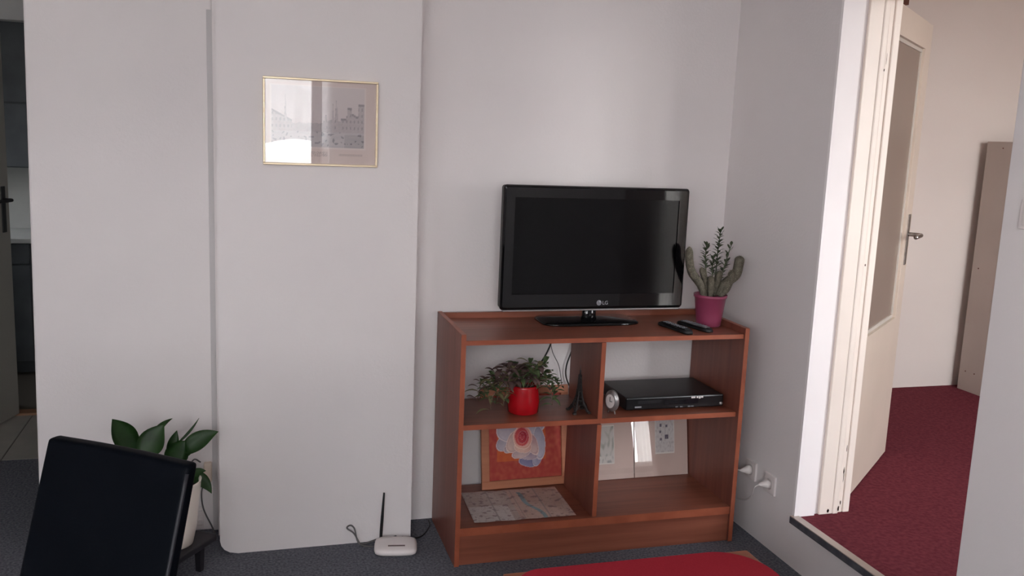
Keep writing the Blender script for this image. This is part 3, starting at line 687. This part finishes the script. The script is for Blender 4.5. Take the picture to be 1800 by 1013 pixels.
# ------------------------------------------------------------------ recorder and clock
Rr = thing('disc_recorder', 'black disc recorder lying on the right middle shelf', 'recorder', (-.372, -.245, ZM), RC)
bm = bmesh.new(); add_box(bm, -.213, .213, -.122, .13, .006, .058, .003); obj('case', bm, RECB, Rr)
bm = bmesh.new(); add_box(bm, -.216, .216, -.140, -.1225, .008, .060, .006); obj('front_panel', bm, mat('recorder_front', srgb(14, 14, 17), rough=.28), Rr)
for x in (-.18, .18):
    for y in (-.1, .1): lathe('foot', [(.012, 0), (.013, .004), (.013, .0065)], MATTB, Rr, 16, (x, y, 0))
box('display', -.05, .10, -.1415, -.1401, .026, .045, mat('smoked_display', srgb(22, 24, 28), rough=.08), Rr)
box('disc_tray', -.165, -.065, -.1415, -.1401, .034, .047, RECB, Rr, .0005)
box('brand_mark', -.178, -.150, -.1412, -.1401, .018, .024, MARK, Rr)
for k, (x, w_) in enumerate(((.068, .018), (.092, .007), (.102, .007), (.112, .009))): box('sticker', x, x + w_, -.1418, -.1402, .049 - (k == 2) * .003, .0555, WPLAS, Rr)
for x in (.0, .02, .055, .07): box('button', x, x + .011, -.1425, -.1401, .013, .0175, BUTTON, Rr, .0005)
lathe('knob', [(.0075, 0), (.007, .004)], SILVER, Rr, 20).matrix_local = Matrix.Translation((.203, -.1401, .022)) @ Matrix.Rotation(PI / 2, 4, 'X')
A = thing('alarm_clock', 'small silver oval clock beside the black recorder', 'clock', (-.648, -.378, ZM), math.radians(-62)); A.scale = (1, 1, 1.12)
bm = bmesh.new(); add_lathe(bm, [(.004, -.014), (.026, -.012), (.033, -.004), (.034, .004), (.028, .011), (.022, .013)], 36)
bmesh.ops.transform(bm, matrix=Matrix.Translation((0, 0, .046)) @ Matrix.Scale(1.15, 4, (0, 0, 1)) @ Matrix.Rotation(PI / 2, 4, 'X'), verts=bm.verts); obj('case', bm, SILVER, A, True)
bm = bmesh.new(); add_lathe(bm, [(.0215, .0), (.0215, .0015)], 32)
bmesh.ops.transform(bm, matrix=Matrix.Translation((0, -.0125, .046)) @ Matrix.Scale(1.15, 4, (0, 0, 1)) @ Matrix.Rotation(PI / 2, 4, 'X'), verts=bm.verts); dl = obj('dial', bm, WPLAS, A)
box('hand', -.001, .001, -.0155, -.0142, .046, .062, MATTB, dl); box('hand', -.001, .012, -.0155, -.0142, .045, .047, MATTB, dl)
for s_ in (-1, 1): tube('foot', [(s_ * .012, 0, .014), (s_ * .018, 0, .0)], .0028, SILVER, A, 8)

# ------------------------------------------------------------------ pictures
def frame_bars(bm, W_, H_, b, d0, d1, bev=.0015):
    add_box(bm, 0, W_, d0, d1, 0, b, bev); add_box(bm, 0, W_, d0, d1, H_ - b, H_, bev)
    add_box(bm, 0, b, d0, d1, b, H_ - b, bev); add_box(bm, W_ - b, W_, d0, d1, b, H_ - b, bev)
UPR = Matrix(((1, 0, 0, 0), (0, 0, -1, 0), (0, 1, 0, 0), (0, 0, 0, 1)))    # sheet plane -> upright, facing -y
# gold framed engraving on the chimney breast
G = thing('framed_picture', 'thin gold framed engraving of a town square hanging on the chimney breast', 'picture', (-1.9725, -.175, 1.482), 0)
GW, GH = .408, .309
bm = bmesh.new(); frame_bars(bm, GW, GH, .0075, -.018, 0, .002); obj('frame', bm, GOLD, G)
box('backing', .004, GW - .004, -.006, -.001, .004, GH - .004, BEIGE, G)
def engraving(u, v):
    paper = mixc((218, 198, 190), (210, 188, 180), ns(u, v, 6) * .5 + .5)
    # plate area
    a0, a1, b0, b1 = .055, .895, .20, .93
    if a0 - .012 < u < a1 + .012 and b0 - .015 < v < b1 + .015 and not (a0 < u < a1 and b0 < v < b1): return (222, 208, 202)
    if a0 < u < a1 and b0 < v < b1:
        s, t_ = (u - a0) / (a1 - a0), (v - b0) / (b1 - b0)
        c = mixc((196, 186, 188), (206, 196, 196), t_)
        g = abs(ns(u, v, 60)) * 60
        skyl = .40 + .05 * ns(s, 0, 18) + (.05 if .55 < s < .95 else 0)
        bl = .56 + .05 * round(math.sin(s * 60)) * .4 if s > .80 else (.50 if s > .74 else 0)
        if s > .93: bl = .74
        if .81 < s < .86: bl = .68
        br = (.86 - s) * .9 + .18 if s < .2 else 0
        if s < .22: bl = max(bl, .62 - s * .8)
        for c0, h_ in ((.655, .74), (.69, .80), (.70, .72), (.58, .56), (.15, .9)):
            if abs(s - c0) < .012 * max(0, 1 - (t_ - .5) / (h_ - .5) if t_ > .5 else 1): bl = max(bl, h_)
        top = max(skyl, bl)
        if t_ < top and t_ > .26:
            c = mixc((176, 168, 172), (150, 144, 150), .5 + .5 * ns(s, t_, 14))
            if bl > skyl:
                wx = math.sin(s * 150) > .35 and math.sin(t_ * 60) > .1; c = (118, 114, 120) if wx else (168, 160, 164)
                if t_ > top - .035: c = (112, 108, 114)
            c = tuple(x - g * .5 for x in c)
        elif t_ <= .26:
            c = mixc((186, 180, 182), (160, 160, 166), .5 + .5 * ns(s, t_ * 3, 8)); k = ns(s, t_ * .6, 34) - .12 * abs(math.sin(s * 5))
            if k > .24 and t_ > .02: c = (96, 98, 106)
            if s > .78 and t_ < .22: c = tuple(x - 26 for x in c)
        return c
    if .07 < v < .155:      # caption lines, too fine to read
        if .40 < u < .56 and ns(u, v, 110) > .0 and .09 < v < .15: return (150, 132, 128)
        if .66 < u < .88 and .10 < v < .13 and math.sin(u * 420) > 0: return (168, 148, 142)
        if .10 < u < .32 and .10 < v < .13 and math.sin(u * 420) > 0: return (168, 148, 142)
    return paper
painted('print', GW - .014, GH - .014, 200, 150, lambda u, v: mixc(engraving(u, v), (206, 194, 192), .45), PRINT, G, Matrix.Translation((.007, -.0065, .007)) @ UPR)
box('glass_pane', .0076, GW - .0076, -.0125, -.0105, .0076, GH - .0076, PICG, G)
box('hanger', GW / 2 - .01, GW / 2 + .01, -.003, 0, GH - .02, GH - .008, CHROME, G)

# framed rose leaning behind the lower left compartment
def leaning(name, label, cat, xl, xr, yb_, zb_, ytop, ht, group=None):
    lean = math.asin((ytop - yb_) / ht)
    t = thing(name, label, cat, (xl, yb_, zb_), 0, group); t.rotation_euler = (-lean, 0, 0); return t
Rw, Rh = .392, .425
Q = leaning('rose_picture', 'orange framed print of a pale rose leaning in the lower left compartment', 'picture', -1.094, 0, -.095, ZB + .001, -.018, Rh)
Q.rotation_euler = (Q.rotation_euler[0], 0, .02)
bm = bmesh.new(); frame_bars(bm, Rw, Rh, .034, -.016, 0, .002); obj('frame', bm, PINE, Q)
box('backing', .01, Rw - .01, -.004, 0, .01, Rh - .01, BEIGE, Q)
PET = ((455, 205, 100, 62, -40, (198, 186, 194), (150, 138, 152)), (470, 120, 95, 85, 0, (206, 194, 200), (160, 146, 160)), (690, 60, 120, 90, 0, (196, 188, 198), (150, 142, 160)),
       (655, 375, 92, 46, 8, (150, 146, 176), (104, 102, 138)), (735, 350, 40, 72, 20, (186, 180, 196), (124, 118, 150)), (755, 215, 52, 150, -4, (200, 194, 204), (146, 138, 158)),
       (500, 250, 70, 40, -35, (214, 196, 196), (140, 116, 130)), (640, 325, 95, 34, 5, (206, 186, 192), (150, 128, 144)), (590, 300, 92, 44, -18, (226, 200, 192), (168, 136, 146)),
       (530, 205, 62, 105, 25, (232, 204, 190), (170, 128, 130)), (690, 225, 52, 100, -22, (224, 196, 188), (164, 120, 124)), (608, 250, 78, 52, 0, (240, 206, 186), (198, 140, 132)),
       (605, 170, 86, 100, 0, (244, 206, 184), (206, 128, 116)), (598, 162, 66, 82, 0, (222, 110, 100), (180, 44, 56)), (604, 165, 40, 54, 15, (204, 70, 76), (150, 22, 44)), (600, 160, 18, 28, 0, (214, 96, 96), (150, 24, 44)))
def rose(u, v):
    bgc = mixc((190, 96, 70), (172, 74, 62), .5 + .5 * ns(u, v, 7)); bgc = mixc(bgc, (168, 60, 56), .5 + ns(u, v, 20, 3))
    if .12 < u < .78 and .22 < v < .66: bgc = mixc(bgc, (218, 110, 48), .6)
    X = 295 + u * 664; Y = 540 - v * 730 + (300 - X) * .05; c = bgc
    wob = 1 + .10 * ns(u, v, 9, 1)
    for cx_, cy_, rx_, ry_, an_, c1_, c2_ in PET:
        a = math.radians(an_); dx, dy = X - cx_, Y - cy_; x_ = (dx * math.cos(a) + dy * math.sin(a)) / rx_; y_ = (-dx * math.sin(a) + dy * math.cos(a)) / ry_
        r_ = math.hypot(x_, y_) * wob
        if r_ < 1:
            c = mixc(c2_, c1_, .55 + .45 * (y_ * .7 - x_ * .4) + .12 * ns(u, v, 26, 2))
            if r_ > .90: c = mixc(c, (242, 222, 212), .45)
            elif r_ > .80: c = mixc(c, c2_, .35)
    return c
painted('print', .332, .365, 150, 160, rose, PRINT, Q, Matrix.Translation((.030, -.0052, .030)) @ UPR)
# two clip frames with glass behind the lower right compartment
def clip_frame(label, xl, wd, motif):
    ht = .40
    q = leaning('clip_frame', label, 'picture frame', xl, 0, -.088, ZB + .001, -.010, ht, 'glass clip frames in the lower right compartment')
    box('backing', 0, wd, -.003, 0, 0, ht, mat('clip_board', srgb(206, 182, 172), srgb(214, 190, 180), rough=.7), q)
    painted('print', motif[2], motif[3], 50, 80, motif[4], PRINT, q, Matrix.Translation((motif[0], -.0036, motif[1])) @ UPR)
    box('glass_pane', 0, wd, -.0062, -.0042, 0, ht, PICG, q, .0003)
    for x in (wd * .3,): box('clip', x - .008, x + .008, -.0085, .001, ht - .012, ht + .002, CHROME, q)
def card_a(u, v):
    if u < .04 or u > .96 or v < .03 or v > .97: return (226, 220, 214)
    return mixc((206, 200, 194), (150, 150, 140), max(0, ns(u, v, 5) * 1.6)) if v > .2 else mixc((212, 206, 200), (120, 120, 120), max(0, ns(u, v, 9)))
def card_b(u, v):
    if u < .04 or u > .96 or v < .03 or v > .97: return (232, 226, 220)
    c = (214, 208, 206)
    for cx_, cy_, r_ in ((.6, .34, .09), (.62, .78, .08), (.3, .30, .05), (.28, .44, .05), (.3, .58, .06), (.6, .55, .05)):
        if abs(u - cx_) < r_ and abs(v - cy_) < r_ * .5: c = (104, 96, 112)
    return mixc(c, (170, 160, 160), max(0, ns(u, v, 16)))
clip_frame('left glass clip frame, half hidden behind the shelf divider', -.672, .277, (.11, .068, .075, .17, card_a))
clip_frame('right glass clip frame with a white card, in the lower right compartment', -.391, .259, (.10, .098, .095, .22, card_b))
# town map
c0, c1, c2, c3 = [at(*q, z=ZB) for q in ((834, 921), (1013, 907), (975, 857), (810, 868))]
M = thing('folded_map', 'unfolded paper street map lying on the lower left shelf', 'map', (c0.x, c0.y, ZB + .0008))
def mapc(u, v):
    c = mixc((196, 184, 178), (176, 156, 148), .5 + .8 * ns(u, v, 5))
    if u > .46: c = mixc(c, (206, 168, 152), .5)
    if u < .40 and v < .5: c = mixc(c, (212, 206, 204), .7)
    s = abs(math.sin(u * 40 + 3 * ns(u, v, 4))) < .09 or abs(math.sin(v * 30 + 4 * ns(u, v, 3, 2))) < .10
    if s: c = mixc(c, (150, 134, 132), .35)
    rx = .60 + .05 * math.sin(v * 4) + (.06 * (.4 - v) if v < .4 else 0) + .02
    if abs(u - (.70 - .16 * v + .02 * math.sin(v * 9))) < .022 and v < .9: c = mixc(c, (128, 158, 166), .8)
    if ns(u, v, 22, 5) > .42: c = mixc(c, (120, 100, 104), .5)
    for f in (.25, .5, .75):
        if abs(u - f) < .004: c = mixc(c, (150, 140, 138), .6)
    return c
o = painted('sheet', 1, 1, 130, 90, mapc, MAPM, M)
for v in o.data.vertices:
    u, t_ = v.co.x, v.co.y; p = (c0 * (1 - u) + c1 * u) * (1 - t_) + (c3 * (1 - u) + c2 * u) * t_ - Vector((c0.x, c0.y, ZB))
    p.z = .0006 + .0045 * abs((u * 4) % 1 - .5) * (1 if u < .98 else .6) + .001 * ns(u, t_, 4); v.co = p

# ------------------------------------------------------------------ router and its leads
RX, RY = -1.480, -.272
T_ = thing('router', 'white wireless router with a black aerial on the carpet by the chimney breast', 'router', (RX, RY, 0), math.radians(-10))
bm = bmesh.new(); n = 48; rings = []
for k, z in ((.86, .002), (.97, .008), (1, .016), (.97, .024), (.86, .029), (.5, .031)):
    r = []
    for i in range(n):
        a = 2 * PI * i / n; cx_, sy_ = math.cos(a), math.sin(a)
        r.append(bm.verts.new((k * .083 * math.copysign(abs(cx_) ** .38, cx_), k * .062 * math.copysign(abs(sy_) ** .38, sy_), z + .010 * (sy_ > 0) * abs(sy_) ** .5 * (z > .02) * .5)))
    rings.append(r)
for a, b in zip(rings, rings[1:]):
    for i in range(n): bm.faces.new((a[i], a[(i + 1) % n], b[(i + 1) % n], b[i]))
bm.faces.new(rings[0]); bm.faces.new(rings[-1]); obj('case', bm, WPLAS, T_, True)
box('status_strip', -.03, .036, -.028, -.018, .0295, .0320, mat('strip_brown', srgb(88, 64, 60), rough=.4), T_, .001)
box('port_block', -.055, .055, .045, .0615, .004, .026, MATTB, T_, .002)
tube('antenna', [(-.060, .056, .016), (-.058, .058, .06), (-.0555, .060, .11), (-.053, .062, .16), (-.050, .064, .212)], lambda t: .0062 if t < .55 else lerp(.0058, .0036, (t - .55) / .45), MATTB, T_, 10)
cable('grey router lead looping up against the chimney breast', [at(664, 962, y=-.215), at(640, 960, z=.008), at(632, 955, y=-.2), at(622, 938, y=-.19), at(610, 929, y=-.185), at(616, 924, y=-.185), at(623, 930, y=-.185), at(628, 950, y=-.195), at(636, 957, z=.006), at(664, 948, z=.008)], .0032, GREYC)
cable('dark lead curving over the carpet between router and shelf unit', [at(690, 945, z=.02), at(700, 942, z=.012), at(722, 947, z=.005), at(742, 942, z=.005), at(755, 925, z=.005), at(753, 914, z=.01)], .0026, BCAB)

# ------------------------------------------------------------------ wall sockets with plugs
def socket(y, z, label, plug_dy, plug_m):
    s = thing('wall_socket', label, 'socket', (0, y, z), 0, 'wall sockets beside the shelf unit')
    box('cover_plate', -.010, -.0002, -.040, .040, -.040, .040, WPLAS, s, .003)
    bm = bmesh.new(); add_lathe(bm, [(.023, 0), (.0225, .0012)], 24); o = obj('socket_well', bm, mat('socket_shade', srgb(196, 188, 186), rough=.5), s); o.matrix_local = Matrix.Translation((-.0102, 0, 0)) @ Matrix.Rotation(-PI / 2, 4, 'Y')
    p = thing('plug', plug_m, 'plug', (-.0115, y, z)); 
    bm = bmesh.new(); add_lathe(bm, [(.019, 0), (.019, .012), (.014, .022), (.009, .034), (.0045, .046)], 20)
    bmesh.ops.transform(bm, matrix=Matrix.Rotation(-PI / 2, 4, 'Y') , verts=bm.verts); obj('body', bm, WPLAS, p, True)
    return p
p1 = socket(-.395, .278, 'white wall socket nearest the shelf unit', 0, 'white plug in the wall socket nearest the shelf unit')
p2 = socket(-.540, .272, 'white wall socket nearer the doorway', 0, 'white plug in the wall socket nearer the doorway')
tube('lead', [(-.045, 0, 0), (-.070, .02, .0), (-.095, .06, .003), (-.09, .16, .0)], .003, WCAB, p1)
tube('lead', [(-.045, 0, 0), (-.06, .005, -.012), (-.055, .03, -.06), (-.045, .10, -.105), (-.05, .18, -.115), (-.05, .3, -.09)], .0032, WCAB, p2)

# ------------------------------------------------------------------ plant stool, peace lily, plug and vent
TPT = Vector((-2.142, -.279)); e1 = Vector((-.574, -.819)); e2 = Vector((-.819, .574)); sd = .33
cc = TPT + e1 * sd / 2 + e2 * sd / 2; zs = .132
STL = thing('plant_stool', 'low black wooden plant stool under the white flowerpot', 'stool', (cc.x, cc.y, 0), math.atan2(e1.y, e1.x))
box('top', -sd / 2, sd / 2, -sd / 2, sd / 2, zs - .024, zs, DARKW, STL, .005)
for a in (-1, 1):
    for b in (-1, 1):
        bm = bmesh.new(); add_box(bm, -.014, .014, -.014, .014, 0, zs - .0245, .002)
        for v in bm.verts:
            if v.co.z < .05: v.co.x *= .75; v.co.y *= .75
        obj('leg', bm, DARKW, STL, loc=(a * (sd / 2 - .045), b * (sd / 2 - .045), 0))
PC = Vector((-2.297, -.330, zs + .0005))
LP = thing('peace_lily', 'peace lily with broad dark green leaves in a tall white pot behind the chair', 'potted plant', PC)
lathe('pot', [(.066, 0), (.074, .004), (.088, .07), (.100, .19), (.104, .232), (.106, .238), (.102, .240), (.097, .232), (.08, .1), (.06, .02)], WPOT, LP, 40)
lathe('soil', [(.092, .205), (.0955, .215), (.04, .22), (.003, .221)], SOIL, LP, 24)
def lp(x, y, yy): return at(x, y, y=yy) - PC
crown = Vector((0, 0, .225))
vd = Vector((-.1, -1, .25))
for bx_, tx_, wd, yb2, yt, bend, nr in (
        ((245, 808), (197, 737), .100, -.30, -.30, (-.01, 0, .02), (.5, -1, .4)),
        ((252, 815), (289, 746), .105, -.33, -.30, (-.015, 0, .01), (-.2, -1, .2)),
        ((262, 780), (303, 736), .028, -.26, -.22, (-.01, 0, .02), (-.5, -1, .6)),
        ((296, 812), (311, 757), .045, -.29, -.26, (0, 0, .01), (.2, -1, .1)),
        ((300, 830), (326, 775), .095, -.30, -.28, (-.01, 0, .02), (.3, -1, .5)),
        ((305, 785), (350, 735), .010, -.24, -.22, (.01, 0, -.01), (0, -1, .3)),
        ((310, 806), (384, 759), .075, -.27, -.26, (.0, 0, .028), (.25, -1, .6)),
        ((300, 815), (352, 775), .06, -.24, -.22, (.0, 0, .02), (.2, -1, .6)),
        ((322, 835), (372, 868), .055, -.30, -.32, (.02, 0, .035), (.1, -1, .8)),
        ((320, 845), (362, 828), .035, -.31, -.31, (.01, 0, .02), (.1, -1, .8)),
        ((270, 850), (215, 815), .09, -.28, -.26, (-.01, 0, .05), (-.3, -1, .8)),
        ((260, 870), (170, 850), .08, -.28, -.30, (-.01, 0, .07), (-.3, -1, .8)),
        ((250, 850), (225, 775), .08, -.24, -.18, (-.01, 0, .02), (.2, -1, .4))):
    b = lp(bx_[0], bx_[1], yb2); tp = lp(tx_[0], tx_[1], yt); mid = (b + tp) / 2 + Vector(bend)
    f = leaf('leaf', b, mid, tp, wd * .86, nr, LILY, LP, nseg=14, fold=.22, peak=.48)
    d = (mid - b).normalized()
    tube('leaf_stalk', [crown * .92 + Vector((b.x * .25, b.y * .2, 0)), (crown + b) / 2 + Vector((0, 0, -.01)), b - d * .01, b + d * .02], .0028, STEMG, f, 6)
t = thing('adapter', 'cream plug adapter low on the wall behind the peace lily', 'adapter', (-2.190, .0585, .262))
box('body', -.008, .022, -.030, 0, -.05, .03, mat('cream_plastic', srgb(222, 204, 188), rough=.5), t, .005)
tube('lead', [(-.005, -.02, -.05), (-.018, -.022, -.09), (-.012, -.02, -.16), (.02, -.03, -.235), (.03, -.05, -.255)], .003, GREYC, t)
tube('lead', [(-.02, -.02, .035), (-.045, -.03, .05), (-.07, -.03, .0), (-.055, -.025, -.04)], .003, GREYC, t)
t = thing('air_vent', 'small slatted white air vent near the floor behind the plant', 'vent', (-2.235, .0598, .045))
box('backing', -.035, .035, -.004, 0, -.035, .06, WPLAS, t, .001)
for k in range(4): box('slat', -.03, .03, -.010, -.0042, -.026 + k * .02, -.018 + k * .02, WPLAS, t, .001)

# ------------------------------------------------------------------ black leather chair in the foreground
a = at(83, 771, z=.97); b = at(331, 821, z=.97); wv = b - a; CW = wv.length; ang = math.atan2(wv.y, wv.x)
cm = (a + b) / 2
CHR = thing('dining_chair', 'black leather high back dining chair in the foreground on the left', 'chair', (cm.x, cm.y, 0), ang)
lean = .325; TK = .040; hw = CW / 2
def back_mesh():
    bm = bmesh.new(); nx, nz = 10, 14; G_ = {}
    z0 = .44; ztop = .97
    def P_(u, s, side):
        z = lerp(z0, ztop, s); x = lerp(-hw, hw, u); off = -(ztop - z) * lean
        bow = .010 * math.sin(PI * u) * (1 if side else 1)
        th = TK * (1 - .25 * s); y = off + (0 if side == 0 else th)
        return Vector((x, y + bow * .0, z + (.004 * math.sin(PI * u))))
    for side in (0, 1):
        for i in range(nx + 1):
            for j in range(nz + 1): G_[(side, i, j)] = bm.verts.new(P_(i / nx, j / nz, side))
    for i in range(nx):
        for j in range(nz):
            for s in (0, 1): bm.faces.new([G_[(s, i, j)], G_[(s, i + 1, j)], G_[(s, i + 1, j + 1)], G_[(s, i, j + 1)]])
    for i in range(nx):
        for j in (0, nz): bm.faces.new([G_[(0, i, j)], G_[(0, i + 1, j)], G_[(1, i + 1, j)], G_[(1, i, j)]])
    for j in range(nz):
        for i in (0, nx): bm.faces.new([G_[(0, i, j)], G_[(0, i, j + 1)], G_[(1, i, j + 1)], G_[(1, i, j)]])
    bmesh.ops.recalc_face_normals(bm, faces=bm.faces[:])
    ed = [e_ for e_ in bm.edges if len(e_.link_faces) == 2 and e_.calc_face_angle(0) > .8]
    bmesh.ops.bevel(bm, geom=ed, offset=.009, segments=3, profile=.6, affect='EDGES')
    return bm
o = obj('backrest', back_mesh(), LEATHER, CHR, True)
pts = [Vector((hw - .004, -(.97 - z) * lean + .005, z)) for z in [lerp(.46, .955, k / 8) for k in range(9)]]
tube('piping', pts, .0045, LEATHERE, CHR, 8, 2)
yb_ = -(.97 - .46) * lean
bm = bmesh.new(); add_box(bm, -hw - .01, hw + .01, yb_ - .42, yb_ + .02, .42, .475, .014); obj('seat', bm, LEATHER, CHR, False)
box('seat_frame', -hw, hw, yb_ - .40, yb_ + .01, .385, .4195, MATTB, CHR, .003)
for x in (-hw + .02, hw - .02):
    for y in (yb_ - .38, yb_ - .01):
        bm = bmesh.new(); add_box(bm, -.018, .018, -.018, .018, 0, .384, .003)
        for v in bm.verts:
            if v.co.z < .1: v.co.x *= .7; v.co.y *= .7
        obj('leg', bm, DARKW, CHR, loc=(x, y, 0))

# ------------------------------------------------------------------ coffee table with red cloth
tl, tr_ = at(884, 1009, z=.45), at(1313, 967, z=.45)
TWX = (tr_ - tl).length; TD = .60; ta = math.atan2(tr_.y - tl.y, tr_.x - tl.x)
TB = thing('coffee_table', 'wooden coffee table at the bottom edge, under a red cloth', 'table', (tl.x, tl.y, 0), ta)
box('tabletop', 0, TWX, -TD, 0, .422, .450, TABLEW, TB, .003)
box('apron', .05, TWX - .05, -.07, -.05, .36, .4215, TABLEW, TB); box('apron', .05, TWX - .05, -TD + .05, -TD + .07, .36, .4215, TABLEW, TB)
for x in (.05, TWX - .05):
    for y in (-.05, -TD + .05): box('leg', x - .022, x + .022, y - .022, y + .022, 0, .4215, TABLEW, TB, .003)
bm = bmesh.new(); n = 12; vs = []
X0, X1, Y0, Y1, r1 = .004, TWX + .003, -TD + .004, .002, .15
for cx_, cy_, a0, rx_ in ((X1 - .13, Y1 - r1, 0, .13), (X0 + .10, Y1 - r1, 90, .10), (X0 + .13, Y0 + r1, 180, .13), (X1 - .13, Y0 + r1, 270, .13)):
    for k in range(n + 1):
        a = math.radians(a0 + 90 * k / n); vs.append((cx_ + rx_ * math.cos(a), cy_ + r1 * math.sin(a)))
bt = [bm.verts.new((x, y, .4503)) for x, y in vs]; tp = [bm.verts.new((x, y, .4535)) for x, y in vs]
bm.faces.new(bt); bm.faces.new(tp)
for i in range(len(vs)): bm.faces.new((bt[i], bt[(i + 1) % len(vs)], tp[(i + 1) % len(vs)], tp[i]))
tag(obj('tablecloth', bm, CLOTH, loc=(tl.x, tl.y, 0), rot=(0, 0, ta)), 'bright red cloth with rounded corners on the coffee table', 'cloth')
